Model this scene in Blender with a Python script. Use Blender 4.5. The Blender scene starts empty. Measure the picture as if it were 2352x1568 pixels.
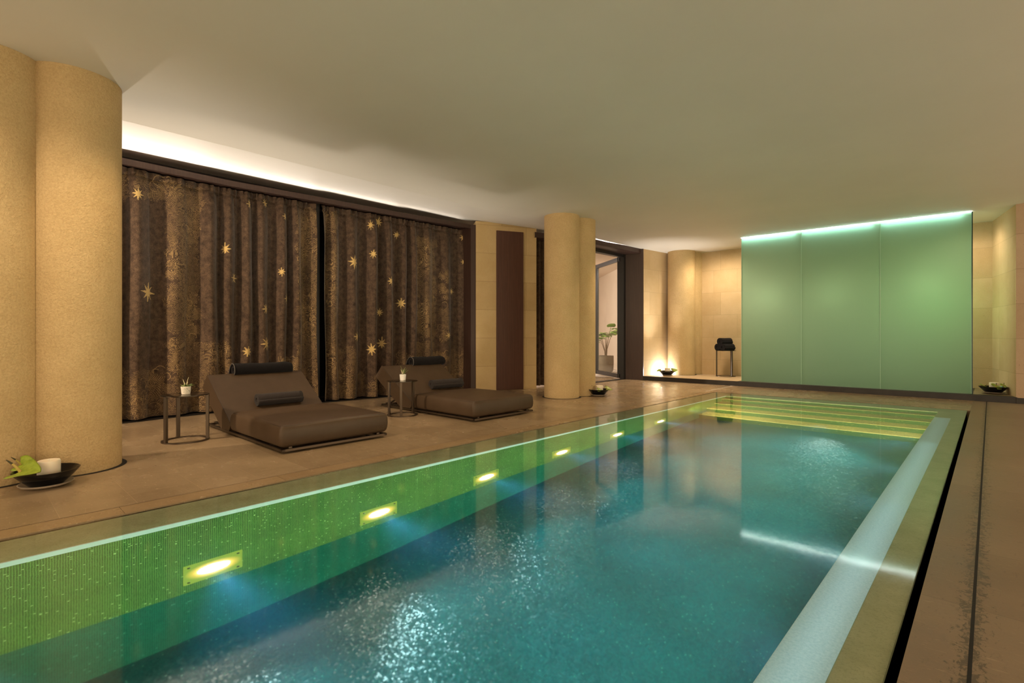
import bpy, math, random
import numpy as np
from mathutils import Vector, Matrix

random.seed(7)
R = math.radians
scene = bpy.context.scene
COL = scene.collection

# ------------------------------------------------------------------ helpers
class MB:
    def __init__(self):
        self.v, self.f, self.m = [], [], []

    def face(self, pts, mi=0):
        n = len(self.v)
        self.v += [tuple(p) for p in pts]
        self.f.append(list(range(n, n + len(pts))))
        self.m.append(mi)

    def grid(self, P, mi=0, cu=False, cv=False):
        """P[i][j] points; quads between neighbours; cu/cv close the loops"""
        n = len(self.v)
        a, b = len(P), len(P[0])
        for row in P:
            self.v += [tuple(p) for p in row]
        for i in range(a if cu else a - 1):
            for j in range(b if cv else b - 1):
                i2, j2 = (i + 1) % a, (j + 1) % b
                self.f.append([n + i * b + j, n + i2 * b + j, n + i2 * b + j2, n + i * b + j2])
                self.m.append(mi)

    def box(self, x0, y0, z0, x1, y1, z1, mi=0):
        p = [(x0, y0, z0), (x1, y0, z0), (x1, y1, z0), (x0, y1, z0),
             (x0, y0, z1), (x1, y0, z1), (x1, y1, z1), (x0, y1, z1)]
        n = len(self.v)
        self.v += p
        for q in ((3, 2, 1, 0), (4, 5, 6, 7), (0, 1, 5, 4), (1, 2, 6, 5), (2, 3, 7, 6), (3, 0, 4, 7)):
            self.f.append([n + k for k in q])
            self.m.append(mi)

    def prism(self, poly, z0, z1, mi=0):
        """poly counter-clockwise in plan"""
        n = len(self.v)
        k = len(poly)
        self.v += [(x, y, z0) for x, y in poly] + [(x, y, z1) for x, y in poly]
        self.f.append([n + i for i in reversed(range(k))]); self.m.append(mi)
        self.f.append([n + k + i for i in range(k)]); self.m.append(mi)
        for i in range(k):
            j = (i + 1) % k
            self.f.append([n + i, n + j, n + k + j, n + k + i]); self.m.append(mi)

    def slab(self, a, b, t, z0, z1, mi=0):
        """upright slab from plan point a to b, t thick to the left of a->b"""
        d = Vector((b[0] - a[0], b[1] - a[1])).normalized()
        n = Vector((-d.y, d.x)) * t
        self.prism([a, b, (b[0] + n.x, b[1] + n.y), (a[0] + n.x, a[1] + n.y)] if t > 0 else
                   [b, a, (a[0] + n.x, a[1] + n.y), (b[0] + n.x, b[1] + n.y)], z0, z1, mi)

    def lathe(self, prof, seg=48, c=(0, 0, 0), mi=0):
        P = []
        for i in range(seg):
            a = 2 * math.pi * i / seg
            P.append([(c[0] + r * math.cos(a), c[1] + r * math.sin(a), c[2] + z) for r, z in prof])
        self.grid(P, mi, cu=True)

    def tube(self, pts, r, seg=10, mi=0, closed=False, caps=True):
        pts = [Vector(p) for p in pts]
        rs = r if isinstance(r, (list, tuple)) else [r] * len(pts)
        P = []
        up = None
        for i, p in enumerate(pts):
            if closed:
                t = pts[(i + 1) % len(pts)] - pts[i - 1]
            else:
                t = pts[min(i + 1, len(pts) - 1)] - pts[max(i - 1, 0)]
            t.normalize()
            if up is None:
                up = Vector((0, 0, 1)) if abs(t.z) < .9 else Vector((1, 0, 0))
            s = t.cross(up).normalized()
            up = s.cross(t).normalized()
            P.append([p + (s * math.cos(2 * math.pi * k / seg) + up * math.sin(2 * math.pi * k / seg)) * rs[i]
                      for k in range(seg)])
        self.grid(P, mi, cu=closed, cv=True)
        if caps and not closed:
            self.face(list(reversed(P[0])), mi)
            self.face(P[-1], mi)

    def bar(self, a, b, w, h, mi=0):
        """rectangular bar between two points"""
        a, b = Vector(a), Vector(b)
        t = (b - a).normalized()
        up = Vector((0, 0, 1)) if abs(t.z) < .95 else Vector((1, 0, 0))
        s = t.cross(up).normalized() * w / 2
        u = s.cross(t).normalized() * h / 2
        P = [[a + s + u, a - s + u, a - s - u, a + s - u], [b + s + u, b - s + u, b - s - u, b + s - u]]
        self.grid(P, mi, cv=True)
        self.face(list(reversed(P[0])), mi)
        self.face(P[1], mi)

    def build(self, name, mats, parent=None, smooth=False, uv=None, bevel=0, angle=None, subsurf=0):
        me = bpy.data.meshes.new(name)
        me.from_pydata(self.v, [], self.f)
        mats = mats if isinstance(mats, (list, tuple)) else [mats]
        for m in mats:
            me.materials.append(m)
        me.polygons.foreach_set('material_index', self.m)
        if smooth:
            me.polygons.foreach_set('use_smooth', [True] * len(me.polygons))
        me.update()
        me.validate()
        if uv:
            lay = me.uv_layers.new(name='UVMap')
            for p in me.polygons:
                n = p.normal
                for li in p.loop_indices:
                    co = me.vertices[me.loops[li].vertex_index].co
                    if abs(n.z) > .7:
                        q = (co.x, co.y)
                    elif abs(n.x) > abs(n.y):
                        q = (co.y, co.z)
                    else:
                        q = (co.x, co.z)
                    lay.data[li].uv = q
        ob = bpy.data.objects.new(name, me)
        COL.objects.link(ob)
        if parent:
            ob.parent = parent
        if bevel:
            b = ob.modifiers.new('bevel', 'BEVEL')
            b.width = bevel; b.segments = 3; b.limit_method = 'ANGLE'; b.angle_limit = R(35)
        if subsurf:
            s = ob.modifiers.new('sub', 'SUBSURF')
            s.levels = s.render_levels = subsurf
        if angle is not None:
            me.polygons.foreach_set('use_smooth', [True] * len(me.polygons))
            try:
                me.set_sharp_from_angle(angle=R(angle))
            except Exception:
                pass
        return ob


def tag(o, label=None, cat=None, group=None, kind=None):
    if label: o['label'] = label
    if cat: o['category'] = cat
    if group: o['group'] = group
    if kind: o['kind'] = kind
    return o


def thing(name, label, cat, loc=(0, 0, 0), rz=0, group=None):
    o = bpy.data.objects.new(name, None)
    o.empty_display_size = .05
    COL.objects.link(o)
    o.location = loc
    o.rotation_euler = (0, 0, rz)
    return tag(o, label, cat, group)


def copy_tree(o, parent=None):
    c = o.copy()
    COL.objects.link(c)
    if parent:
        c.parent = parent
    for ch in list(o.children):
        copy_tree(ch, c)
    return c


def struct(o):
    return tag(o, kind='structure')


# ------------------------------------------------------------------ node materials
class NM:
    def __init__(self, name):
        self.mat = bpy.data.materials.new(name)
        self.mat.use_nodes = True
        self.nt = self.mat.node_tree
        self.nt.nodes.clear()
        self.out = self.nt.nodes.new('ShaderNodeOutputMaterial')

    def n(self, typ, **kw):
        nd = self.nt.nodes.new('ShaderNode' + typ)
        for k, val in kw.items():
            k2 = k.replace('__', ' ')
            if hasattr(nd, k) and k not in ('inputs',):
                try:
                    setattr(nd, k, val)
                    continue
                except Exception:
                    pass
            if hasattr(val, 'links') or hasattr(val, 'is_linked'):
                self.nt.links.new(val, nd.inputs[k2])
            else:
                nd.inputs[k2].default_value = val
        return nd

    def link(self, a, b):
        self.nt.links.new(a, b)

    def coords(self, kind='Object', scale=(1, 1, 1), rot=(0, 0, 0), loc=(0, 0, 0)):
        tc = self.n('TexCoord')
        mp = self.n('Mapping')
        self.link(tc.outputs[kind], mp.inputs['Vector'])
        mp.inputs['Scale'].default_value = scale
        mp.inputs['Rotation'].default_value = rot
        mp.inputs['Location'].default_value = loc
        return mp.outputs[0]

    def noise(self, vec, scale, detail=4, rough=.55, dist=0):
        nd = self.n('TexNoise')
        self.link(vec, nd.inputs['Vector'])
        nd.inputs['Scale'].default_value = scale
        nd.inputs['Detail'].default_value = detail
        nd.inputs['Roughness'].default_value = rough
        nd.inputs['Distortion'].default_value = dist
        return nd.outputs['Fac']

    def ramp(self, fac, stops):
        nd = self.n('ValToRGB')
        self.link(fac, nd.inputs[0])
        e = nd.color_ramp.elements
        while len(e) < len(stops):
            e.new(.5)
        for el, (p, c) in zip(e, stops):
            el.position = p
            el.color = (*c, 1) if len(c) == 3 else c
        return nd.outputs[0]

    def mix(self, fac, a, b, mode='MIX'):
        nd = self.n('MixRGB')
        nd.blend_type = mode
        for s, val in ((0, fac), (1, a), (2, b)):
            if hasattr(val, 'is_linked'):
                self.link(val, nd.inputs[s])
            elif s == 0:
                nd.inputs[s].default_value = val
            else:
                nd.inputs[s].default_value = (*val, 1)
        return nd.outputs[0]

    def math(self, op, a, b=None):
        nd = self.n('Math')
        nd.operation = op
        for s, val in ((0, a), (1, b)):
            if val is None: continue
            if hasattr(val, 'is_linked'):
                self.link(val, nd.inputs[s])
            else:
                nd.inputs[s].default_value = val
        return nd.outputs[0]

    def bump(self, h, strength=.3, dist=.01):
        nd = self.n('Bump')
        self.link(h, nd.inputs['Height'])
        nd.inputs['Strength'].default_value = strength
        nd.inputs['Distance'].default_value = dist
        return nd.outputs[0]

    def principled(self, color, rough=.5, metallic=0, normal=None, spec=.5, sheen=0, coat=0, emit=None, estr=0, trans=0, ior=1.45, sss=0):
        p = self.n('BsdfPrincipled')
        for key, val in (('Base Color', color), ('Roughness', rough), ('Metallic', metallic), ('Normal', normal)):
            if val is None: continue
            if hasattr(val, 'is_linked'):
                self.link(val, p.inputs[key])
            elif key == 'Base Color':
                p.inputs[key].default_value = (*val, 1)
            else:
                p.inputs[key].default_value = val
        p.inputs['Specular IOR Level'].default_value = spec
        p.inputs['Sheen Weight'].default_value = sheen
        p.inputs['Coat Weight'].default_value = coat
        p.inputs['IOR'].default_value = ior
        p.inputs['Transmission Weight'].default_value = trans
        if sss:
            p.inputs['Subsurface Weight'].default_value = sss
            p.inputs['Subsurface Radius'].default_value = (.03, .02, .01)
        if emit:
            p.inputs['Emission Color'].default_value = (*emit, 1)
            p.inputs['Emission Strength'].default_value = estr
        self.link(p.outputs[0], self.out.inputs[0])
        return p


def simple(name, color, rough=.5, **k):
    m = NM(name)
    m.principled(color, rough, **k)
    return m.mat


def varied(name, c1, c2, scale=8, rough=.5, bump=0, bscale=60, kind='Object', stretch=(1, 1, 1), **k):
    m = NM(name)
    v = m.coords(kind, stretch)
    f = m.noise(v, scale, 6, .6)
    col = m.ramp(f, [(.3, c1), (.7, c2)])
    nrm = m.bump(m.noise(v, bscale, 4, .6), bump, .01) if bump else None
    m.principled(col, rough, normal=nrm, **k)
    return m.mat


def emission(name, color, strength):
    m = NM(name)
    e = m.n('Emission')
    e.inputs[0].default_value = (*color, 1)
    e.inputs[1].default_value = strength
    m.link(e.outputs[0], m.out.inputs[0])
    return m.mat


# --- limestone floor: fossil flecks, tile joints
def floor_material(name, c1, c2, fleck, bw, bh, rot, loc, joint, rough=.25, erode=None):
    m = NM(name)
    v = m.coords('Object')
    big = m.noise(v, 1.3, 5, .6)
    col = m.ramp(big, [(.3, c1), (.72, c2)])
    vs = m.coords('Object', (9, 34, 9), (0, 0, .5))
    fl = m.noise(vs, 1.6, 5, .65, 1.2)
    fm = m.ramp(fl, [(.6, (0, 0, 0)), (.72, (1, 1, 1))])
    col = m.mix(m.math('MULTIPLY', fm, .55), col, fleck)
    vs2 = m.coords('Object', (30, 12, 9), (0, 0, -.3))
    dk = m.ramp(m.noise(vs2, 1.5, 5, .7, 1), [(.3, (1, 1, 1)), (.42, (0, 0, 0))])
    col = m.mix(m.math('MULTIPLY', dk, .35), col, tuple(x * .45 for x in c1))
    br = m.n('TexBrick')
    m.link(m.coords('Object', (1, 1, 1), (0, 0, rot), loc), br.inputs['Vector'])
    br.offset = .5
    br.inputs['Scale'].default_value = 1
    br.inputs['Brick Width'].default_value = bw
    br.inputs['Row Height'].default_value = bh
    br.inputs['Mortar Size'].default_value = .0013
    br.inputs['Mortar Smooth'].default_value = .3
    br.inputs['Color1'].default_value = (1, 1, 1, 1)
    br.inputs['Color2'].default_value = (.86, .84, .82, 1)
    col = m.mix(1, col, br.outputs['Color'], 'MULTIPLY')
    col = m.mix(br.outputs['Fac'], col, joint)
    if erode is not None:                # weathered, flaking stone either side of a joint
        sx_ = m.n('SeparateXYZ'); m.link(v, sx_.inputs[0])
        near = m.math('SUBTRACT', 1, m.math('MULTIPLY', m.math('ABSOLUTE', m.math('SUBTRACT', sx_.outputs[0], erode)), 11))
        en = m.noise(m.coords('Object', (22, 14, 1)), 1.7, 6, .75, 1.4)
        em = m.ramp(m.math('ADD', m.math('MULTIPLY', near, .22), en), [(.66, (0, 0, 0)), (.70, (1, 1, 1))])
        col = m.mix(m.math('MULTIPLY', em, .8), col, (.055, .04, .028))
        ln_ = m.ramp(m.noise(m.coords('Object', (16, 40, 1), (0, 0, .9)), 2.2, 6, .7, 2.2), [(.60, (0, 0, 0)), (.66, (1, 1, 1))])
        col = m.mix(m.math('MULTIPLY', ln_, .3), col, fleck)
    rg = m.ramp(big, [(.2, (rough - .06,) * 3), (.8, (rough + .08,) * 3)])
    m.principled(col, rg, normal=m.bump(m.noise(v, 120, 3), .05, .004), spec=.5)
    return m.mat


def block_material(name, c1, c2, bw, bh, joint, loc=(0, 0, 0), bump=.25, kind='UV', off=.37):
    m = NM(name)
    v = m.coords(kind)
    col = m.ramp(m.noise(v, 2.2, 6, .65), [(.3, c1), (.72, c2)])
    sp = m.ramp(m.noise(v, 150, 3, .7), [(.28, (.5, .47, .42)), (.5, (1, 1, 1))])
    col = m.mix(.6, col, sp, 'MULTIPLY')
    pits = m.ramp(m.noise(v, 38, 2, .5), [(.24, (0, 0, 0)), (.3, (1, 1, 1))])
    col = m.mix(.35, col, pits, 'MULTIPLY')
    br = m.n('TexBrick')
    m.link(m.coords(kind, (1, 1, 1), (0, 0, 0), loc), br.inputs['Vector'])
    br.offset = off
    br.squash = .62
    br.squash_frequency = 2
    br.inputs['Scale'].default_value = 1
    br.inputs['Brick Width'].default_value = bw
    br.inputs['Row Height'].default_value = bh
    br.inputs['Mortar Size'].default_value = .003
    br.inputs['Mortar Smooth'].default_value = .3
    br.inputs['Color1'].default_value = (1, 1, 1, 1)
    br.inputs['Color2'].default_value = (.88, .86, .82, 1)
    col = m.mix(1, col, br.outputs['Color'], 'MULTIPLY')
    col = m.mix(br.outputs['Fac'], col, joint)
    h = m.mix(.5, m.noise(v, 55, 5, .65), br.outputs['Fac'], 'SUBTRACT')
    m.principled(col, .85, normal=m.bump(h, bump, .012), spec=.2)
    return m.mat


def mosaic_material(name, c1, c2, grout, tw, th, mort, glint=.35, rough=.22, bright=None, off=0):
    m = NM(name)
    v = m.coords('UV')
    wob = m.noise(v, 30, 2)
    br = m.n('TexBrick')
    sx = m.n('VectorMath'); sx.operation = 'MULTIPLY_ADD'
    cw = m.n('CombineXYZ')
    m.link(m.math('MULTIPLY', m.math('SUBTRACT', wob, .5), .006), cw.inputs[0])
    ad = m.n('VectorMath'); ad.operation = 'ADD'
    m.link(v, ad.inputs[0]); m.link(cw.outputs[0], ad.inputs[1])
    m.link(ad.outputs[0], br.inputs['Vector'])
    br.offset = off
    br.inputs['Scale'].default_value = 1
    br.inputs['Brick Width'].default_value = tw
    br.inputs['Row Height'].default_value = th
    br.inputs['Mortar Size'].default_value = mort
    br.inputs['Mortar Smooth'].default_value = .1
    br.inputs['Bias'].default_value = -.15
    br.inputs['Color1'].default_value = (*c1, 1)
    br.inputs['Color2'].default_value = (*c2, 1)
    br.inputs['Mortar'].default_value = (*grout, 1)
    col = br.outputs['Color']
    # a random id per tile: bright glass pieces and a slight tilt of every tile
    sn = m.n('VectorMath'); sn.operation = 'SNAP'
    m.link(ad.outputs[0], sn.inputs[0]); sn.inputs[1].default_value = (tw, th, 1)
    wn = m.n('TexWhiteNoise'); wn.noise_dimensions = '2D'
    m.link(sn.outputs[0], wn.inputs['Vector'])
    if bright:
        bm_ = m.math('MULTIPLY', m.math('GREATER_THAN', wn.outputs['Value'], .985), m.math('SUBTRACT', 1, br.outputs['Fac']))
        col = m.mix(bm_, col, bright)
    lowf = m.ramp(m.noise(v, 2.2, 5, .6), [(.3, (.72, .72, .72)), (.7, (1.0, 1.0, 1.0))])
    col = m.mix(1, col, lowf, 'MULTIPLY')
    sub = m.n('VectorMath'); sub.operation = 'SUBTRACT'
    m.link(wn.outputs['Color'], sub.inputs[0]); sub.inputs[1].default_value = (.5, .5, .5)
    sc = m.n('VectorMath'); sc.operation = 'SCALE'
    m.link(sub.outputs[0], sc.inputs[0]); sc.inputs['Scale'].default_value = glint
    ge = m.n('NewGeometry')
    ad2 = m.n('VectorMath'); ad2.operation = 'ADD'
    m.link(ge.outputs['Normal'], ad2.inputs[0]); m.link(sc.outputs[0], ad2.inputs[1])
    no = m.n('VectorMath'); no.operation = 'NORMALIZE'
    m.link(ad2.outputs[0], no.inputs[0])
    m.principled(col, rough, normal=no.outputs[0], spec=.8)
    return m.mat


M = {}
M['floor'] = floor_material('limestone_floor', (.285, .205, .125), (.40, .295, .185), (.60, .46, .30), 1.24, .385, 0, (0, -.02, 0), (.44, .32, .195))
M['floor_deck'] = floor_material('limestone_deck', (.17, .12, .08), (.24, .175, .115), (.36, .27, .18), 1.3, .74, 0, (.05, .18, 0), (.10, .07, .045), .4, -.051)
M['floor_edge'] = floor_material('limestone_edge', (.30, .205, .115), (.40, .285, .165), (.55, .42, .27), 30, .99, 0, (-15, .3, 0), (.12, .085, .05))
M['ceiling'] = varied('ceiling_plaster', (.66, .62, .55), (.70, .66, .59), .8, .62, 0)
M['stucco'] = None
m = NM('rough_stucco')
v = m.coords('Object')
col = m.ramp(m.noise(v, 3, 5, .6), [(.3, (.54, .385, .195)), (.72, (.62, .45, .24))])
sp = m.ramp(m.noise(v, 70, 3, .7), [(.3, (.78, .76, .72)), (.6, (1, 1, 1))])
col = m.mix(.8, col, sp, 'MULTIPLY')
m.principled(col, .9, normal=m.bump(m.noise(v, 48, 5, .7, .6), .75, .014), spec=.15)
M['stucco'] = m.mat
M['stone'] = block_material('sandstone_blocks', (.53, .385, .19), (.62, .46, .25), 1.15, .56, (.30, .21, .10), (.2, .08, 0))
M['stone_pale'] = block_material('sandstone_blocks_pale', (.60, .44, .25), (.68, .52, .32), .92, .56, (.44, .33, .19), (.33, .08, 0), .35)
M['stone_pink'] = block_material('sandstone_blocks_pink', (.50, .36, .25), (.56, .42, .30), .9, .56, (.32, .23, .15), (.15, .08, 0), .35)
M['plinth_top'] = varied('plinth_limestone', (.50, .36, .22), (.58, .44, .29), 4, .5)
M['plinth_front'] = varied('dark_stone', (.016, .013, .012), (.03, .025, .022), 6, .4)
M['black'] = simple('shadow_gap', (.006, .005, .005), .7)


def wood(name, c1, c2, stretch=(40, 40, 1.2), rough=.42):
    m = NM(name)
    v = m.coords('Object', stretch)
    f = m.noise(v, 1.6, 6, .65, .4)
    m.principled(m.ramp(f, [(.3, c1), (.7, c2)]), rough, spec=.4)
    return m.mat


M['wood'] = wood('dark_wenge', (.032, .016, .012), (.055, .029, .021))
M['wood_red'] = wood('brown_mahogany', (.058, .025, .017), (.10, .044, .03), (46, 46, 1.0), .45)
M['frame_black'] = simple('dark_door_metal', (.014, .012, .012), .4)
M['bronze'] = simple('bronze_metal', (.12, .09, .065), .38, metallic=.85)
M['bronze_top'] = simple('bronze_table_top', (.10, .08, .06), .14, metallic=.9)
M['leather'] = varied('brown_leather', (.060, .037, .021), (.074, .047, .028), 5, .45, .12, 240, spec=.32)
M['leather_seam'] = simple('leather_piping', (.04, .026, .017), .5)
M['towel'] = None
m = NM('charcoal_terry')
v = m.coords('Object')
m.principled(m.ramp(m.noise(v, 200, 3, .7), [(.3, (.007, .006, .007)), (.75, (.022, .019, .020))]), .95,
             normal=m.bump(m.noise(v, 260, 3, .7), .8, .006), spec=.05, sheen=.05)
M['towel'] = m.mat
M['towel_edge'] = simple('towel_hem', (.09, .08, .075), .9)
m = NM('grey_terry')
v = m.coords('Object')
m.principled(m.ramp(m.noise(v, 200, 3, .7), [(.3, (.022, .018, .018)), (.75, (.055, .045, .043))]), .95,
             normal=m.bump(m.noise(v, 260, 3, .7), .8, .006), spec=.05, sheen=.08)
M['towel_grey'] = m.mat
M['bowl'] = simple('black_lacquer', (.004, .004, .005), .12, spec=.35)
M['saucer'] = varied('taupe_saucer', (.34, .28, .22), (.40, .33, .26), 10, .3)
M['candle'] = simple('ivory_wax', (.82, .72, .58), .5, sss=.4)
M['wick'] = simple('candle_wick', (.8, .76, .68), .8)
m = NM('spathe_green')
v = m.coords('Object')
m.principled(m.ramp(m.noise(v, 26, 4, .6), [(.3, (.16, .24, .018)), (.7, (.32, .40, .045))]), .3, spec=.5)
M['spathe'] = m.mat
M['spadix'] = varied('spadix_yellow', (.45, .33, .07), (.55, .42, .12), 60, .5)
M['spadix_tip'] = simple('spadix_tip', (.05, .045, .015), .6)
m = NM('speckled_pot')
v = m.coords('Object')
mk = m.ramp(m.noise(v, 95, 1, .3), [(.66, (.80, .74, .64)), (.70, (.12, .13, .10))])
m.principled(mk, .55)
M['pot_speckled'] = m.mat
m = NM('white_pot')
v = m.coords('Object', loc=(.03, .01, .02))
mk = m.ramp(m.noise(v, 70, 1, .2), [(.72, (.86, .83, .78)), (.75, (.08, .07, .06))])
m.principled(mk, .4)
M['pot_white'] = m.mat
M['soil'] = varied('potting_soil', (.03, .02, .012), (.07, .05, .03), 120, .95)
M['leaf'] = varied('succulent_leaf', (.10, .16, .05), (.22, .26, .09), 22, .4)
M['leaf_pale'] = varied('pale_leaf', (.55, .47, .24), (.72, .66, .48), 30, .45)
M['fig_leaf'] = varied('fig_leaf', (.20, .36, .05), (.30, .46, .09), 9, .4)
M['twig'] = varied('twig_bark', (.22, .15, .09), (.32, .23, .14), 30, .8)
M['planter'] = varied('stone_planter', (.17, .13, .085), (.24, .19, .125), 5, .5, .2, 60)
M['outer_wall'] = varied('pale_outer_wall', (.66, .54, .45), (.72, .60, .50), 2, .8)
M['outer_floor'] = varied('pale_outer_floor', (.60, .52, .44), (.68, .60, .52), 3, .6)

# pool
M['mosaic_green'] = mosaic_material('green_glass_mosaic', (.010, .058, .008), (.045, .16, .024), (.32, .62, .15), .0108, .0098, .0011, .18, .3, (.55, .8, .35))
M['mosaic_teal'] = mosaic_material('teal_glass_mosaic', (.001, .085, .05), (.004, .16, .095), (.03, .30, .21), .0108, .0098, .0010, .18, .3, (.1, .4, .3))
M['mosaic_floor'] = mosaic_material('blue_glass_mosaic', (.001, .07, .075), (.003, .13, .13), (.002, .06, .06), .0125, .0125, .0016, .34, .26, (.05, .25, .22))
M['mosaic_step'] = mosaic_material('olive_glass_mosaic', (.022, .065, .005), (.05, .11, .012), (.10, .17, .03), .021, .021, .0022, .3, .28, (.5, .5, .2))
M['mosaic_tread'] = mosaic_material('gold_glass_mosaic', (.30, .24, .05), (.62, .48, .16), (.5, .4, .15), .021, .021, .0022, .3, .28, (.8, .7, .35))
m = NM('coping_limestone')
v = m.coords('Object')
cc = m.ramp(m.noise(v, 5, 6, .7), [(.3, (.36, .39, .22)), (.7, (.48, .52, .32))])
sp = m.ramp(m.noise(v, 110, 4, .75), [(.34, (.72, .72, .7)), (.5, (1, 1, 1))])
m.principled(m.mix(.8, cc, sp, 'MULTIPLY'), .45)
M['coping'] = m.mat
M['coping_edge'] = varied('coping_lit_edge', (.74, .92, .93), (.80, .96, .97), 4, .5)  # pale stone edge; its lamp-lit brightness is put into the colour too
m = NM('edge_glow_sheet')  # added translucent sheet standing in for lamp light reflected under the water film
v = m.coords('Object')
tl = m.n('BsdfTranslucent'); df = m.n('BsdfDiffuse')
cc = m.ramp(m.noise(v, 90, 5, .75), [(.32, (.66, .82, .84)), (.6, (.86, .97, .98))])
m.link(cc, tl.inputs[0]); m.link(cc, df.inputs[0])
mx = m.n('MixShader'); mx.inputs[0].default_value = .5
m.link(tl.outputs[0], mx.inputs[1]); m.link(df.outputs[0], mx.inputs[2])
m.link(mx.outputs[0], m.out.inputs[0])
M['edge_glow'] = m.mat
M['nosing'] = simple('gold_nosing', (.80, .66, .28), .25)
M['channel'] = simple('overflow_channel', (.004, .004, .004), .8)

# ------------------------------------------------------------------ camera
cam = bpy.data.cameras.new('camera')
cam.sensor_width = 36
cam.lens = 1180 / 2352 * 36
cam.shift_y = -15 / 2352
cam.clip_start = .05
co = bpy.data.objects.new('camera', cam)
COL.objects.link(co)
co.location = (0, 0, 1.1)
co.rotation_euler = (R(90), 0, math.atan2(1100, 1180))
scene.camera = co

# ------------------------------------------------------------------ setting
CEIL = 3.20
SLX0, SLX1 = -3.905, -3.875          # left overflow slot (floor side, pool side)
SRX0, SRX1 = -.252, -.218            # right slot (pool side, floor side)
PYN = -2.4                           # near end of the pool


def far_y(x):                        # far overflow slot, slightly skewed to the long sides
    return 9.90 + (x + 3.9) * .030


def plinth_y(x):
    return 11.33 + (x + 6.2) * .0355


# floor: deck around the pool
mb = MB()
mb.face([(-8.9, -4.2, 0), (-4.08, -4.2, 0), (-4.08, 11.5, 0), (-8.9, 11.5, 0)], 0)
mb.face([(-4.08, -4.2, 0), (SLX0, -4.2, 0), (SLX0, far_y(SLX0) + .03, 0), (-4.08, far_y(-4.08) + .03, 0)], 2)
mb.face([(-4.076, far_y(-4.08) + .03, 0), (SRX1, far_y(SRX1) + .03, 0), (SRX1, 11.75, 0), (-4.076, 11.75, 0)], 0)
mb.face([(SRX1, -4.2, 0), (-.05, -4.2, 0), (-.05, 11.75, 0), (SRX1, 11.75, 0)], 1)
mb.face([(-.05, -4.2, 0), (4.5, -4.2, 0), (4.5, 11.75, 0), (-.05, 11.75, 0)], 1)
mb.face([(-.0565, -4.2, .0006), (-.0455, -4.2, .0006), (-.0455, 11.54, .0006), (-.0565, 11.54, .0006)], 3)
mb.face([(-4.0815, -4.2, .0006), (-4.0755, -4.2, .0006), (-4.0755, far_y(-4.08) + .03, .0006), (-4.0815, far_y(-4.08) + .03, .0006)], 4)
mb.face([(SLX0, -4.2, 0), (SRX1, -4.2, 0), (SRX1, PYN - .03, 0), (SLX0, PYN - .03, 0)], 0)
struct(mb.build('floor', [M['floor'], M['floor_deck'], M['floor_edge'], M['channel'], simple('crack_joint', (.11, .07, .04), .8)]))

# overflow channel round the pool: floor edge, dark gap
mb = MB()
fl, fr = far_y(SLX0), far_y(SRX1)
outer = [(SLX0, PYN - .03), (SRX1, PYN - .03), (SRX1, fr + .03), (SLX0, fl + .03)]
inner = [(SLX1, PYN), (SRX0, PYN), (SRX0, far_y(SRX0)), (SLX1, far_y(SLX1))]
for i in range(4):
    j = (i + 1) % 4
    mb.face([(*outer[i], 0), (*outer[j], 0), (*outer[j], -.2), (*outer[i], -.2)], 0)
    mb.face([(*inner[j], -.02), (*inner[i], -.02), (*inner[i], -.2), (*inner[j], -.2)], 1)
    mb.face([(*outer[i], -.2), (*outer[j], -.2), (*inner[j], -.2), (*inner[i], -.2)], 1)
struct(mb.build('trim_1', [M['floor'], M['channel']]))

# pool basin
PX0, PX1 = -3.53, -.545
PD = -1.61
BAND = -1.10
FILM = -.022
NOSE = [(8.41, -1.288), (8.735, -.966), (9.06, -.644), (9.38, -.322)]
PYF = 9.56
basin = bpy.data.objects.new('pool_basin', None)
COL.objects.link(basin)
tag(basin, kind='structure')
mb = MB()
for x, sgn in ((PX0, 1), (PX1, -1)):
    for z0, z1, mi in ((BAND, -.09, 0), (PD, BAND, 1)):
        q = [(x, PYN + .4, z0), (x, PYF + .1, z0), (x, PYF + .1, z1), (x, PYN + .4, z1)]
        mb.face(q if sgn < 0 else list(reversed(q)), mi)
mb.face([(PX0, PYN + .4, PD), (PX1, PYN + .4, PD), (PX1, PYN + .4, -.09), (PX0, PYN + .4, -.09)], 0)
mb.build('wall_lining', [M['mosaic_green'], M['mosaic_teal']], basin, uv=True)
mb = MB()
mb.face([(PX0, PYN + .4, PD), (PX1, PYN + .4, PD), (PX1, 9.0, PD), (PX0, 9.0, PD)])
mb.build('basin_floor', M['mosaic_floor'], basin, uv=True)
zs = PD
for k, (y, z) in enumerate(NOSE):
    mb = MB()
    sk = .03 * (PX1 - PX0)
    y2 = NOSE[k + 1][0] if k < 3 else PYF + .02
    mb.face([(PX0, y - sk, zs), (PX1, y, zs), (PX1, y, z), (PX0, y - sk, z)], 0)
    mb.face([(PX0, y - sk, z), (PX1, y, z), (PX1, y2, z), (PX0, y2 - sk, z)], 1)
    st_ = mb.build('step', [M['mosaic_step'], M['mosaic_tread']], basin, uv=True)
    mb = MB()
    mb.bar((PX0, y - sk - .004, z - .004), (PX1, y - .004, z - .004), .02, .016)
    mb.build('nosing', M['nosing'], st_)
    zs = z
mb = MB()
mb.face([(PX0, PYF - sk, zs), (PX1, PYF, zs), (PX1, PYF, -.09), (PX0, PYF - sk, -.09)])
mb.build('end_wall', M['mosaic_step'], basin, uv=True)
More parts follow.
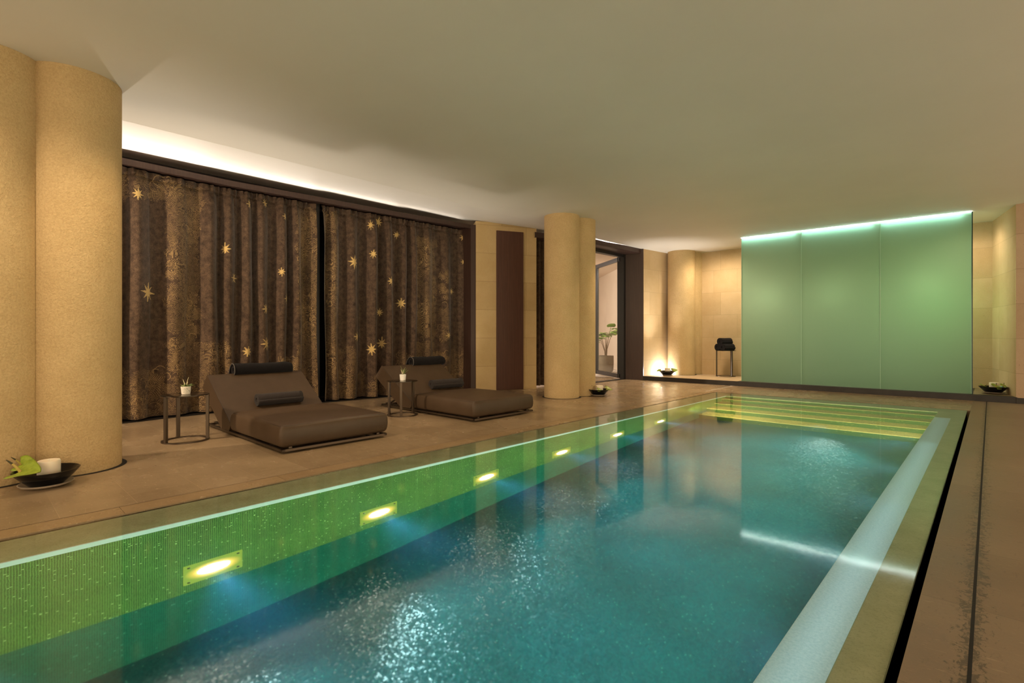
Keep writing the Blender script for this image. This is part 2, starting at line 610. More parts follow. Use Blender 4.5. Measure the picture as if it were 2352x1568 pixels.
# coping slabs under a film of water
yl, yr = far_y(SLX1), far_y(SRX0)
mb = MB()
mb.prism([(SLX1, PYN), (PX0 + .004, PYN), (PX0 + .004, PYF - sk), (SLX1, yl)], -.09, FILM)
mb.build('coping', M['coping'], basin)
mb = MB()
mb.prism([(PX0 + .005, PYN), (PX0 + .018, PYN), (PX0 + .018, PYF - sk), (PX0 + .005, PYF - sk)], -.092, FILM)
mb.build('edge_glow_strip', M['coping_edge'], basin)  # lamp-lit left edge, brightness carried by its colour
mb = MB()
mb.prism([(-.386, PYN), (SRX0, PYN), (SRX0, yr), (PX1 - .012, PYF), (PX1 - .012, 8.952), (-.386, 8.952)], -.09, FILM)
mb.build('coping', M['coping'], basin)
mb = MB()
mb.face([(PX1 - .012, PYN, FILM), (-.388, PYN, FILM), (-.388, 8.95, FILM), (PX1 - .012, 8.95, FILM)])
mb.build('edge_glow_strip', M['edge_glow'], basin)  # made-up band: reflected lamp light shaped as a glowing strip
mb = MB()
mb.prism([(PX1 - .012, PYN), (PX1 - .009, PYN), (PX1 - .009, 8.95), (PX1 - .012, 8.95)], -.10, FILM - .001)
mb.prism([(PX1 - .004, PYN), (-.386, PYN), (-.386, 8.95), (PX1 - .004, 8.95)], -.11, -.10)
mb.build('glow_box', M['coping'], basin)  # added light box under the glowing strip
mb = MB()
mb.prism([(PX0 + .012, PYF - sk), (PX1 - .012, PYF), (SRX0, yr), (SLX1, yl)], -.09, FILM)
mb.build('coping', M['coping'], basin)
mb = MB()
mb.prism([(PX0 + .012, PYN), (PX1 - .012, PYN), (PX1 - .012, PYN + .42), (PX0 + .012, PYN + .42)], -.09, FILM)
mb.build('coping', M['coping'], basin)

# ------------------------------------------------------------------ water
m = NM('pool_water')
v = m.coords('Object', (1, 1, 1))
g = m.n('BsdfGlass')
g.inputs['Roughness'].default_value = 0.06
g.inputs['IOR'].default_value = 1.333
g.inputs['Color'].default_value = (1, 1, 1, 1)
m.link(m.bump(m.noise(v, 7, 2, .5), .010, .02), g.inputs['Normal'])
m.link(g.outputs[0], m.out.inputs['Surface'])
vs_ = m.n('VolumeScatter')
vs_.inputs['Color'].default_value = (.18, .52, 1, 1)
vs_.inputs['Density'].default_value = .036
vs_.inputs['Anisotropy'].default_value = .45
va_ = m.n('VolumeAbsorption')
va_.inputs['Color'].default_value = (.35, .95, .85, 1)
va_.inputs['Density'].default_value = .06
ad = m.n('AddShader')
m.link(vs_.outputs[0], ad.inputs[0]); m.link(va_.outputs[0], ad.inputs[1])
m.link(ad.outputs[0], m.out.inputs['Volume'])
M['water'] = m.mat
mb = MB()
mb.prism([(SLX1, PYN), (SRX0, PYN), (SRX0, far_y(SRX0)), (SLX1, far_y(SLX1))], -1.75, -.002)
tag(mb.build('pool_water', M['water']), 'still clear green-blue water filling the long swimming pool', 'water', kind='stuff')

# ------------------------------------------------------------------ underwater lights on the left wall
lamp_core = emission('lamp_core', (1, .97, .88), 26)
m = NM('lamp_diffuser')
tc = m.n('TexCoord')
mp = m.n('Mapping'); m.link(tc.outputs['Object'], mp.inputs[0])
mp.inputs['Scale'].default_value = (0, 6.2, 10)
mp.inputs['Location'].default_value = (0, 0, 0)
ln = m.n('VectorMath'); ln.operation = 'LENGTH'; m.link(mp.outputs[0], ln.inputs[0])
e = m.n('Emission')
m.link(m.ramp(ln.outputs['Value'], [(.35, (1, .85, .5)), (.62, (.80, .55, .08)), (1, (.30, .48, .06))]), e.inputs[0])
st = m.ramp(ln.outputs['Value'], [(.3, (1, 1, 1)), (.7, (.42, .42, .42)), (1, (.28, .28, .28))])
m.link(m.math('MULTIPLY', st, 1.9), e.inputs[1])
m.link(e.outputs[0], m.out.inputs[0])
lamp_plate = m.mat
screw_mat = simple('lamp_screw', (.12, .13, .08), .35, metallic=.8)


def make_lamp():
    t = thing('underwater_light', '', 'light', (PX0, 1.07, -.885), 0, 'lights along the pool wall')
    mb = MB(); mb.box(-.004, -.165, -.12, .008, .165, .12)
    mb.build('plate', lamp_plate, t, bevel=.003)
    mb = MB()
    prof = [(.0, .016), (.5, .0155), (.85, .013), (1, .008)]
    P = []
    for i in range(32):
        a = 2 * math.pi * i / 32
        P.append([(z, r * .088 * math.cos(a), r * .043 * math.sin(a)) for r, z in prof])
    mb.grid(P, cu=True)
    mb.build('lens', lamp_core, t, smooth=True)
    for sy in (-1, 1):
        for sz in (-1, 1):
            mb = MB()
            c = (.008, sy * .138, sz * .093)
            P = [[(c[0] + h, c[1] + r * math.cos(2 * math.pi * i / 12), c[2] + r * math.sin(2 * math.pi * i / 12))
                  for h, r in ((0, .009), (.004, .009), (.0055, .006), (.0055, 0))] for i in range(12)]
            mb.grid(P, cu=True)
            mb.build('screw', screw_mat, t)
    return t


lamp0 = make_lamp()
LAMPN = ['nearest glowing underwater pool light on the left wall', 'second nearest glowing pool light, below the larger gap behind the first daybed',
         'third glowing pool light from the camera, under the second daybed', 'fourth glowing pool light from the camera along the green wall',
         'fifth glowing pool light, small, below the candle bowl beside the column', 'sixth and farthest glowing pool light seen through the wall reflection by the steps']
LY = [1.07 + 1.177 * i for i in range(6)]
for i, y in enumerate(LY):
    o = lamp0 if i == 0 else copy_tree(lamp0)
    o.location = (PX0, y, -.885)
    o['label'] = ['nearest and largest glowing rectangular pool light on the green mosaic wall',
                  'second nearest glowing rectangular pool light on the green mosaic wall',
                  'third nearest glowing rectangular pool light on the green mosaic wall',
                  'fourth nearest glowing rectangular pool light on the green mosaic wall',
                  'fifth glowing rectangular pool light, last before the pale reflection of the far wall',
                  'farthest, smallest glowing pool light on the mosaic wall, nearest the pool steps'][i]


def spot(name, loc, target, power, color, size=90, blend=.7, radius=.05):
    l = bpy.data.lights.new(name, 'SPOT')
    l.energy = power; l.color = color; l.spot_size = R(size); l.spot_blend = blend; l.shadow_soft_size = radius
    o = bpy.data.objects.new(name, l)
    COL.objects.link(o)
    o.location = loc
    o.rotation_euler = (Vector(target) - Vector(loc)).to_track_quat('-Z', 'Y').to_euler()
    return o


def area(name, loc, target, power, color, sx, sy, spread=180, up='Y'):
    l = bpy.data.lights.new(name, 'AREA')
    l.energy = power; l.color = color; l.shape = 'RECTANGLE'; l.size = sx; l.size_y = sy
    l.spread = R(spread)
    o = bpy.data.objects.new(name, l)
    COL.objects.link(o)
    o.location = loc
    o.rotation_euler = (Vector(target) - Vector(loc)).to_track_quat('-Z', up).to_euler()
    return o


# added fill in an invented trough, mimicking lamp light reflected onto the right-hand coping
for y0, y1, p in ((-1.9, 1.5, 1.0), (1.5, 4.2, 1.0), (4.2, 6.8, .8), (6.8, 8.9, .4)):
    area('edge_fill', (-.466, (y0 + y1) / 2, -.098), (-.466, (y0 + y1) / 2, 0), (y1 - y0) * .19 * p, (.46, .86, 1), .12, y1 - y0, 180, 'Y')
for y in [-.107] + LY:
    spot('pool_beam', (PX0 + .05, y, -.885), (PX0 + 2.2, y + .15, -1.55), 80, (.50, .90, 1), 84, .9, .045)
    spot('pool_beam', (PX0 + .04, y, -.90), (PX0 + 2.2, y + .35, -1.45), 120, (.45, .78, 1), 36, 1, .03)
    spot('pool_wash', (PX1 - .06, y + .3, -.80), (PX0, y + .3, -.70), 28, (.80, 1, .70), 150, .6, .045)

spot('pool_beam', (-1.75, 8.36, -1.05), (-1.9, 6.7, -1.61), 40, (.75, 1, .95), 95, 1, .04)  # added spot with no fixture, to raise glints on the far floor tiles
spot('pool_beam', (PX1 - .1, 7.6, -.8), (-2.2, 6.6, -1.61), 70, (.55, .95, 1), 80, 1, .045)  # extra unseen spot, brightens the cyan water before the steps
for x, y, tx in ((PX1 - .1, 7.4, -1.6), (PX0 + .1, 7.7, -2.6)):
    spot('pool_wash', (x, y, -.55), (tx, 9.1, -.75), 105, (1, .90, .45), 110, .8, .045)  # added warm fills, no fixtures, so the steps read brighter
# ------------------------------------------------------------------ ceiling
SL = .13   # the ceiling rises gently to the window wall


def slope_z(x):
    return CEIL + max(0, -6.22 - x) * SL


mb = MB()
mb.face([(-6.22, -4.2, CEIL), (-6.22, 13.2, CEIL), (4.5, 13.2, CEIL), (4.5, -4.2, CEIL)])
P = []
for x in np.linspace(-6.22, -8.55, 12):
    P.append([(x, -4.2, slope_z(x)), (x, 13.2, slope_z(x))])
mb.grid([list(reversed(r)) for r in P])
mb.face([(-8.4, -4.2, CEIL + .3), (4.5, -4.2, CEIL + .3), (4.5, 13.2, CEIL + .3), (-8.4, 13.2, CEIL + .3)])
struct(mb.build('ceiling', M['ceiling']))

# ------------------------------------------------------------------ window wall, first bay
CY = np.array([-1.5, 1.0, 1.9, 2.5, 4.0, 5.0, 6.0, 6.95])
CXv = np.array([-7.70, -7.90, -8.03, -8.07, -7.99, -7.90, -7.84, -7.80])


def curtain_x(y):
    # smooth interpolation
    return np.interp(y, CY, CXv)


def front_x(y):                       # front edge of the dark lintel
    return float(np.interp(y, [-1.5, 1.3, 2.6, 3.9, 5.1, 6.82], [-7.70, -7.76, -7.80, -7.70, -7.64, -7.46]))


win = bpy.data.objects.new('window_1', None)
COL.objects.link(win)
tag(win, kind='structure')
mb = MB()
ys = np.linspace(-1.5, 6.86, 40)
LT, LB = 3.265, 3.19
P = []
for y in ys:
    fx = front_x(y)
    P.append([(fx - .62, y, LB + .05), (fx - .05, y, LB + .05), (fx - .05, y, LB), (fx, y, LB), (fx, y, LT), (fx - .10, y, LT), (fx - .10, y, LT - .03), (fx - .62, y, LT - .03)])
mb.grid(P)
mb.build('lintel', M['wood'], win, angle=30)
# mullion between the two curtains, dark glass behind
mb = MB()
mb.box(-8.22, 3.915, 0, -8.02, 3.995, LB + .05)
mb.build('mullion', M['frame_black'], win)
mb = MB()
P = [[(curtain_x(y) - .22, y, 0), (curtain_x(y) - .22, y, LB + .06)] for y in ys]
mb.grid(P)
mb.build('pane', simple('night_glass', (.008, .008, .01), .1), win, smooth=True)
mb = MB()
P = [[(curtain_x(y) - .2, y, .002), (curtain_x(y) - .2, y, .014), (curtain_x(y) + .085, y, .014), (curtain_x(y) + .085, y, .002)] for y in ys]
mb.grid(P)
mb.build('sill_track', M['frame_black'], win)
# right jamb
mb = MB()
mb.prism([(-7.46, 6.82), (-7.40, 6.95), (-7.97, 7.05), (-7.97, 6.90)], 0, LT)
mb.build('jamb', M['wood'], win)
# dark wall behind everything on the window side
mb = MB()
mb.box(-8.75, -4.2, 0, -8.55, 8.6, 3.6)
struct(mb.build('wall_left', M['plinth_front']))

# ------------------------------------------------------------------ curtains with folds and gold print
gold_nodes = None
m = NM('printed_velvet')
v = m.coords('Object')
base = m.ramp(m.noise(v, 14, 6, .7), [(.3, (.034, .021, .015)), (.7, (.135, .088, .058))])
mott = m.ramp(m.noise(v, 90, 4, .7), [(.3, (.5, .47, .45)), (.7, (1.3, 1.27, 1.25))])
base = m.mix(1, base, mott, 'MULTIPLY')
at = m.n('Attribute'); at.attribute_name = 'print'; at.attribute_type = 'GEOMETRY'
sep = m.n('SeparateColor'); m.link(at.outputs['Color'], sep.inputs[0])
c1 = m.mix(sep.outputs[0], base, (.42, .28, .125))
c2 = m.mix(sep.outputs[1], c1, (.62, .43, .17))
m.principled(c2, .8, spec=.2, sheen=.15, normal=m.bump(m.noise(v, 260, 3, .7), .3, .004))
M['velvet'] = m.mat


def curtain(name, label, y0, y1, nfold, stars, bands, seed, zt=3.215, zb=.03):
    rng = np.random.RandomState(seed)
    nu, nv = 620, 600
    t = np.linspace(0, 1, nu)
    y = y0 + (y1 - y0) * t
    # fold phase with irregular spacing
    knots = np.cumsum(rng.uniform(.6, 1.5, nfold + 1)); knots = (knots - knots[0]) / (knots[-1] - knots[0])
    ph = np.interp(t, knots, np.arange(nfold + 1)) * 2 * np.pi
    k = np.ones(25) / 25
    ph = np.convolve(np.pad(ph, 12, mode='edge'), k, 'valid')
    amp = .10 * np.interp(t, np.linspace(0, 1, nfold), rng.uniform(.55, 1.2, nfold))
    prim = np.sign(np.cos(ph)) * np.abs(np.cos(ph)) ** .75 + .22 * np.cos(2 * ph + .6)
    ruff = np.cos(ph * 3.1 + 1) + .5 * np.cos(ph * 5.3)
    z = np.linspace(zb, zt, nv)
    h = (zt - z)                                    # distance below the heading
    w1 = np.clip(h / .55, 0, 1) ** .6               # folds open below the gathered heading
    w2 = np.exp(-h / .11)
    dx = amp[:, None] * prim[:, None] * (.25 + .75 * w1)[None, :] + .018 * ruff[:, None] * w2[None, :]
    drift = .02 * np.sin(2.1 * z[None, :] + 3 * t[:, None] * nfold) * (h[None, :] / 3)
    Y = y[:, None] + .022 * np.sin(ph)[:, None] * w1[None, :] + drift
    X = curtain_x(y)[:, None] + dx
    Z = np.repeat(z[None, :], nu, 0)
    # small pinch at the heading tape
    X = X - .02 * np.exp(-((h - .09) / .02) ** 2)[None, :]
    s = np.concatenate([[0], np.cumsum(np.hypot(np.diff(X[:, nv // 2]), np.diff(Y[:, nv // 2])))])
    ds = s[-1] / nu
    wave = np.zeros((nu, nv), np.float32)
    star = np.zeros((nu, nv), np.float32)

    def window(sc, zc, rad):
        i0, i1 = np.searchsorted(s, sc - rad), np.searchsorted(s, sc + rad)
        j0, j1 = np.searchsorted(z, zc - rad), np.searchsorted(z, zc + rad)
        return slice(max(i0, 0), min(i1, nu)), slice(max(j0, 0), min(j1, nv))

    def s_of_y(yy):
        return np.interp(yy, Y[:, nv // 2], s)

    dz = z[1] - z[0]
    for (bw0, bw1, bz0, bz1, dens) in bands:
        s0, s1 = s_of_y(bw0), s_of_y(bw1)
        n = int((s1 - s0) * (bz1 - bz0) * dens)
        for _ in range(n):
            sc = rng.uniform(s0, s1); zc = rng.uniform(bz0, bz1)
            # ragged edges of the clouds
            rr = rng.uniform(.06, .11)
            I, J = window(sc, zc, rr + .02)
            if I.stop <= I.start or J.stop <= J.start: continue
            S2, Z2 = np.meshgrid(s[I] - sc, z[J] - zc, indexing='ij')
            if rng.rand() < .8:                      # bundle of short curved strokes
                a0 = 1.2 * math.sin(9 * sc + 2.1 * math.sin(5 * zc)) + 1.1 * math.cos(8 * zc + 3 * sc) + rng.uniform(-.35, .35)
                A = S2 * math.cos(a0) + Z2 * math.sin(a0)
                B = -S2 * math.sin(a0) + Z2 * math.cos(a0)
                B2 = B + .022 * np.sin(A / rr * 2.6) + .3 * A * A / rr
                line = np.abs((B2 % .0195) - .0098) < .0026 * (1.15 - np.abs(A) / rr)
                val = line & (np.abs(A) < rr * (.75 + .2 * np.sin(B2 * 210))) & (np.abs(B) < rr * .75)
                inside = (np.abs(A) < rr * .7) & (np.abs(B) < rr * .7)
                wave[I, J] = np.where(inside, np.where(val, 1, wave[I, J] * .25), np.maximum(wave[I, J], val * .8))
            else:                                    # scalloped cloud outline
                r = np.hypot(S2, Z2)
                a0 = rng.choice([.4, 1.6, 2.6]) + rng.uniform(-.3, .3)
                th = np.abs((np.arctan2(Z2, S2) - a0 + np.pi) % (2 * np.pi) - np.pi)
                val = (np.abs(r - rr * .7 * (1 + .1 * np.sin(3 * th))) < .0032) & (th < 1.6)
                wave[I, J] = np.maximum(wave[I, J], np.where(val, .85, 0))
    for (yy, zz, size) in stars:
        R0 = .098 * size
        sc = s_of_y(yy)
        I, J = window(sc, zz, R0)
        if I.stop <= I.start or J.stop <= J.start: continue
        S2, Z2 = np.meshgrid(s[I] - sc, z[J] - zz, indexing='ij')
        r = np.hypot(S2, Z2)
        th = np.arctan2(Z2, S2) + rng.uniform(-.12, .12)
        q = np.abs(((th * 8 / (2 * np.pi)) % 1) - .5) * 2       # 1 on the spokes
        long_ = np.where(np.round(th * 8 / (2 * np.pi)) % 2 == 0, 1.0, .9)
        q0 = 1 - np.abs((((th * 8 / (2 * np.pi)) + .5) % 1) - .5) * 2
        lim = R0 * long_ * .5 / (.5 + (1 - q0) * .95)
        star[I, J] = np.maximum(star[I, J], (r < lim).astype(np.float32))
        wave[I, J] = np.where(r < lim, 0, wave[I, J])
    # worn print: fades in and out
    fade = np.clip(.75 + .4 * np.sin(7 * s[:, None] + 3) * np.sin(5 * z[None, :] + 1), .35, 1)
    wave *= fade.astype(np.float32)
    n = nu * nv
    co_ = np.stack([X, Y, Z], -1).reshape(-1).astype(np.float32)
    idx = np.arange(n).reshape(nu, nv)
    q = np.stack([idx[:-1, :-1], idx[1:, :-1], idx[1:, 1:], idx[:-1, 1:]], -1).reshape(-1, 4)
    me = bpy.data.meshes.new(name)
    me.vertices.add(n); me.vertices.foreach_set('co', co_)
    nf = len(q)
    me.loops.add(nf * 4); me.loops.foreach_set('vertex_index', q.reshape(-1).astype(np.int32))
    me.polygons.add(nf)
    me.polygons.foreach_set('loop_start', np.arange(0, nf * 4, 4, dtype=np.int32))
    me.update(calc_edges=True)
    me.polygons.foreach_set('use_smooth', np.ones(nf, bool))
    at_ = me.color_attributes.new('print', 'FLOAT_COLOR', 'POINT')
    c = np.zeros((n, 4), np.float32)
    c[:, 0] = wave.reshape(-1); c[:, 1] = star.reshape(-1); c[:, 3] = 1
    at_.data.foreach_set('color', c.reshape(-1))
    me.materials.append(M['velvet'])
    me.update()
    ob = bpy.data.objects.new(name, me)
    COL.objects.link(ob)
    return tag(ob, label, 'curtain', 'velvet curtains')


curtain('curtain', 'brown velvet curtain with gold stars behind the nearer daybed, left of the black mullion',
        .55, 3.90, 11,
        [(1.534, 2.886, 1), (1.65, 1.65, 1.45), (2.568, 2.331, 1), (2.706, 1.928, 1), (3.138, 3.09, .9), (2.927, 3.03, .9), (3.419, 2.926, .8),
         (3.339, 2.066, .8), (3.439, 1.658, .9), (3.132, 1.492, 1), (3.126, .969, 1.2), (2.884, .857, 1)],
        [(1.88, 2.26, .05, 3.1, 300), (1.2, 1.85, .05, .62, 260), (2.26, 2.62, .05, .95, 260), (2.62, 3.3, .05, .42, 200), (3.3, 3.62, .05, .7, 260),
         (3.62, 3.9, .05, 3.1, 260), (1.2, 2.3, 2.85, 3.15, 120)], 3)
curtain('curtain', 'brown velvet curtain with gold stars behind the farther daybed, right of the black mullion',
        4.01, 6.90, 9,
        [(4.816, 3.0, 1), (5.059, 3.10, 1), (5.396, 2.92, .8), (4.541, 2.33, 1.35), (4.841, 2.497, .9), (5.221, 2.055, 1), (5.443, 1.674, 1.2),
         (5.095, 1.503, .9), (5.113, .952, 1.2), (4.824, .85, 1.3), (4.59, 1.07, 1), (6.86, 3.05, 1), (6.86, 2.557, .8), (6.661, 1.964, .8), (6.515, 1.091, .9)],
        [(4.02, 4.26, .05, 3.1, 280), (4.26, 4.62, .05, .85, 200), (5.85, 6.25, .4, 2.9, 230), (5.4, 6.9, .05, .75, 200), (6.35, 6.5, .9, 2.3, 120),
         (4.7, 5.4, .05, .4, 130)], 11)

# ------------------------------------------------------------------ pier between the bays: stone with a timber panel
pa, pb = (-7.40, 6.90), (-6.82, 8.05)
mb = MB()
mb.prism([pa, pb, (-7.1, 8.25), (-7.7, 7.1)], 0, 3.34)
struct(mb.build('wall_pier', M['stone'], uv=True))
d = Vector((pb[0] - pa[0], pb[1] - pa[1])); L = d.length; d.normalize(); nn = Vector((d.y, -d.x))


def on_pier(t, off):
    return (pa[0] + d.x * L * t + nn.x * off, pa[1] + d.y * L * t + nn.y * off)


mb = MB()
mb.prism([on_pier(.325, .03), on_pier(.77, .03), on_pier(.77, -.02), on_pier(.325, -.02)], .003, 3.18)
tag(mb.build('wall_panel', M['wood_red'], bevel=.004), 'tall reddish-brown timber panel on the stone pier between the window bays', 'wall panel')

# ------------------------------------------------------------------ second bay: curtain sliver, door
mb = MB()
P = []
for k in range(120):
    y = 8.05 + k / 119 * 1.5
    x = -7.05 + .06 * math.cos(k * .52) + (y - 8.05) * .05
    P.append([(x, y, .03), (x, y, 3.12)])
mb.grid(P)
tag(mb.build('curtain', M['velvet'], smooth=True), 'narrow strip of dark curtain seen between stone pier and middle column', 'curtain', 'velvet curtains')
door = bpy.data.objects.new('door_1', None)
COL.objects.link(door)
tag(door, kind='structure')
# lintel of the second bay
mb = MB()
P = []
for y, fx in ((8.0, -6.82), (8.8, -6.55), (9.6, -6.39), (10.6, -6.29), (11.36, -6.26)):
    P.append([(fx - .75, y, 3.09), (fx - .04, y, 3.09), (fx, y, 3.10), (fx, y, 3.205), (fx - .06, y, 3.205), (fx - .06, y, 3.17), (fx - .75, y, 3.17)])
mb.grid(P)
mb.build('lintel', M['wood'], door)
mb = MB()
mb.prism([(-6.20, 11.34), (-6.22, 11.44), (-6.75, 11.40), (-6.66, 11.24)], 0, 3.2)
mb.build('jamb', M['wood'], door)
mb = MB()
mb.box(-6.74, 11.16, 0, -6.63, 11.25, 3.10)
mb.box(-6.74, 9.3, 3.02, -6.65, 11.25, 3.10)
mb.box(-6.80, 9.3, 0, -6.70, 9.42, 3.10)
mb.build('door_frame', M['frame_black'], door)
mb = MB()
mb.box(-6.78, 9.3, .001, -6.64, 11.2, .012)
mb.build('threshold', M['frame_black'], door)
H_, E_ = Vector((-6.76, 11.20)), Vector((-8.03, 12.06))
dd = (E_ - H_).normalized()


def on_leaf(s_, z_):
    return (H_.x + dd.x * s_, H_.y + dd.y * s_, z_)


LL = (E_ - H_).length
leaf = MB()
for s_ in (.04, LL - .04):
    leaf.bar(on_leaf(s_, .03), on_leaf(s_, 3.04), .05, .09)
leaf.bar(on_leaf(0, .075), on_leaf(LL, .075), .05, .1)
leaf.bar(on_leaf(0, 2.99), on_leaf(LL, 2.99), .05, .1)
lf = leaf.build('door_leaf', M['frame_black'], door)
m = NM('clear_glass')
tr = m.n('BsdfTransparent'); gl = m.n('BsdfGlossy'); gl.inputs['Roughness'].default_value = .02
tr.inputs[0].default_value = (.93, .95, .93, 1)
mx = m.n('MixShader'); mx.inputs[0].default_value = .07
m.link(tr.outputs[0], mx.inputs[1]); m.link(gl.outputs[0], mx.inputs[2])
m.link(mx.outputs[0], m.out.inputs[0])
mb = MB()
mb.bar(on_leaf(.08, 1.53), on_leaf(LL - .08, 1.53), .008, 2.84)
mb.build('pane', m.mat, lf)

# the covered court outside the door
mb = MB()
mb.face([(-14, 9, -.01), (-6.6, 9, -.01), (-6.0, 13.6, -.01), (-6.0, 19, -.01), (-14, 19, -.01)])
struct(mb.build('floor_court', M['outer_floor']))
mb = MB()
mb.slab((-7.6, 13.05), (-12.6, 17.9), -.2, 0, 3.4)
struct(mb.build('wall_court', M['outer_wall']))
mb = MB()
mb.slab((-10.4, 15.75), (-13.2, 12.5), -.2, 0, 3.4)
struct(mb.build('wall_court_side', M['outer_wall']))
mb = MB()
mb.slab((-13, 8.5), (-13, 14), .2, 0, 3.4)
struct(mb.build('wall_court_left', M['outer_wall']))
mb = MB()
mb.face([(-14, 8.6, 3.15), (-14, 19, 3.15), (-6.5, 19, 3.15), (-6.72, 8.6, 3.15)])
struct(mb.build('ceiling_court', M['outer_wall']))

# ------------------------------------------------------------------ end of the room: plinth, niche walls
mb = MB()
poly = [(-6.2, plinth_y(-6.2)), (.31, plinth_y(.31)), (.31, 13.2), (-6.2, 13.0)]
mb.prism(poly, 0, .10, 0)
top = [(-6.2, plinth_y(-6.2) + .012), (-4.0, plinth_y(-4) + .012), (-4.0, 13.1), (-6.2, 13.0)]
mb.face([(x, y, .1015) for x, y in top], 1)
top = [(-.22, plinth_y(-.22) + .14), (.30, plinth_y(.30) + .14), (.31, 13.2), (-.22, 13.1)]
mb.face([(x, y, .1015) for x, y in top], 2)
struct(mb.build('trim_2', [M['plinth_front'], M['plinth_top'], varied('plinth_brown', (.20, .15, .085), (.27, .2, .12), 5, .4)]))
mb = MB()
mb.prism([(-6.21, 11.35), (-6.03, 12.95), (-6.25, 12.95), (-6.43, 11.42)], 0, 3.4)
struct(mb.build('wall_niche_left', M['stone_pale'], uv=True))
mb = MB()
mb.prism([(-6.25, 12.90), (.05, 13.0), (.05, 13.2), (-6.25, 13.1)], 0, 3.4)
struct(mb.build('wall_back', M['stone_pale'], uv=True))
mb = MB()
mb.prism([(.30, 11.56), (.30, 13.2), (.02, 13.2), (.02, 13.0)][::-1] if False else [(.02, 13.2), (.02, 13.0), (.295, 11.57), (.5, 11.57), (.5, 13.2)], .10, 3.4)
struct(mb.build('wall_niche_right', M['stone_pale'], uv=True))
mb = MB()
mb.prism([(.295, 11.562), (4.6, 11.70), (4.6, 11.9), (.295, 11.77)], .09, 3.4)
struct(mb.build('wall_right', M['stone_pink'], uv=True))
mb = MB()
mb.prism([(.30, 11.545), (4.6, 11.68), (4.6, 11.75), (.30, 11.7)], 0, .092)
struct(mb.build('baseboard_right', M['plinth_front']))

# ------------------------------------------------------------------ columns of two merged round shafts
def column(label, x, y1, y2, r, z0):
    t = thing('column', label, 'column', (x, (y1 + y2) / 2, z0), 0, 'double-lobed stucco columns')
    h = (y2 - y1) / 2
    pts = []
    a0 = math.acos(h / r)
    N = 48
    for k in range(N + 1):               # near lobe
        a = math.pi / 2 + (math.pi / 2 - (math.pi / 2 - a0)) * 0
        ang = (math.pi - a0 + math.pi / 2 - math.pi / 2)
        pts.append((r * math.cos(math.pi / 2 + a0 + (2 * math.pi - 2 * a0) * k / N),
                    -h + r * math.sin(math.pi / 2 + a0 + (2 * math.pi - 2 * a0) * k / N)))
    for k in range(N + 1):               # far lobe
        pts.append((r * math.cos(-math.pi / 2 + a0 + (2 * math.pi - 2 * a0) * k / N),
                    h + r * math.sin(-math.pi / 2 + a0 + (2 * math.pi - 2 * a0) * k / N)))
    mb = MB()
    mb.prism(pts, .0, CEIL - z0 + .02)
    mb.build('shaft', M['stucco'], t, angle=28)
    k = (r + .035) / r
    out = []
    for (px, py) in pts:
        cy = -h if py < 0 else h
        out.append((px * k, cy + (py - cy) * k))
    mb = MB()
    mb.prism(out, .0005, .003)
    mb.build('base_groove', M['black'], t)
    return t


column('broad beige stucco column at the left edge, nearest the camera', -5.55, .14, .64, .315, 0)
column('beige stucco column standing in the middle of the deck past the second daybed', -5.58, 7.28, 7.79, .31, 0)
column('beige stucco column in the far corner on the plinth, lit from below', -5.73, 12.43, 12.93, .33, .10)

# ------------------------------------------------------------------ frosted glass screen
m = NM('frosted_green_glass')
v = m.coords('Object')
tl = m.n('BsdfTranslucent'); tl.inputs[0].default_value = (.29, .48, .34, 1)
df = m.n('BsdfDiffuse'); df.inputs[0].default_value = (.15, .27, .17, 1)
gg = m.n('BsdfGlossy'); gg.inputs['Roughness'].default_value = .28; gg.inputs[0].default_value = (.9, 1, .92, 1)
mx1 = m.n('MixShader'); mx1.inputs[0].default_value = .30
m.link(tl.outputs[0], mx1.inputs[1]); m.link(df.outputs[0], mx1.inputs[2])
fr_ = m.n('Fresnel'); fr_.inputs[0].default_value = 1.4
mx2 = m.n('MixShader')
m.link(fr_.outputs[0], mx2.inputs[0]); m.link(mx1.outputs[0], mx2.inputs[1]); m.link(gg.outputs[0], mx2.inputs[2])
m.link(mx2.outputs[0], m.out.inputs[0])
M['frost'] = m.mat
M['glass_end'] = simple('glass_end', (.012, .055, .05), .15)
M['glass_edge'] = simple('glass_edge', (.36, .58, .44), .3)
GA, GB = (-3.95, 11.52), (-.24, 11.69)
gx = [-3.95, -2.80, -1.50, -.24]


def g_y(x):
    return GA[1] + (x - GA[0]) * (GB[1] - GA[1]) / (GB[0] - GA[0])


led_mat = emission('led_strip', (.86, 1, .97), 11)
names = ['left frosted green glass panel of the lit screen, next to the towel stool', 'middle frosted green glass panel of the lit screen',
         'right frosted green glass panel of the lit screen, by the black candle bowl']
for i in range(3):
    x0, x1 = gx[i] + .002, gx[i + 1] - .002
    t = thing('glass_panel', names[i], 'glass panel', ((x0 + x1) / 2, g_y((x0 + x1) / 2), .10), 0, 'frosted glass screen')
    cx, cy = t.location.x, t.location.y
    mb = MB()
    # one frosted sheet, its clear edge bars either side
    mb.face([(x0 - cx, g_y(x0) - cy, .004), (x1 - cx, g_y(x1) - cy, .004), (x1 - cx, g_y(x1) - cy, 3.086), (x0 - cx, g_y(x0) - cy, 3.086)])
    mb.build('sheet', M['frost'], t)
    mb = MB()
    for xe in (x0, x1):
        mb.box(xe - cx - .003, g_y(xe) - cy - .002, .002, xe - cx + .003, g_y(xe) - cy + .012, 3.06)
    mb.build('edge', M['glass_edge'], t)
    if i == 2:
        mb = MB()
        mb.box(x1 - cx + .003, g_y(x1) - cy - .004, .001, x1 - cx + .017, g_y(x1) - cy + .03, 3.09)
        mb.build('end_cap', M['glass_end'], t)
mb = MB()
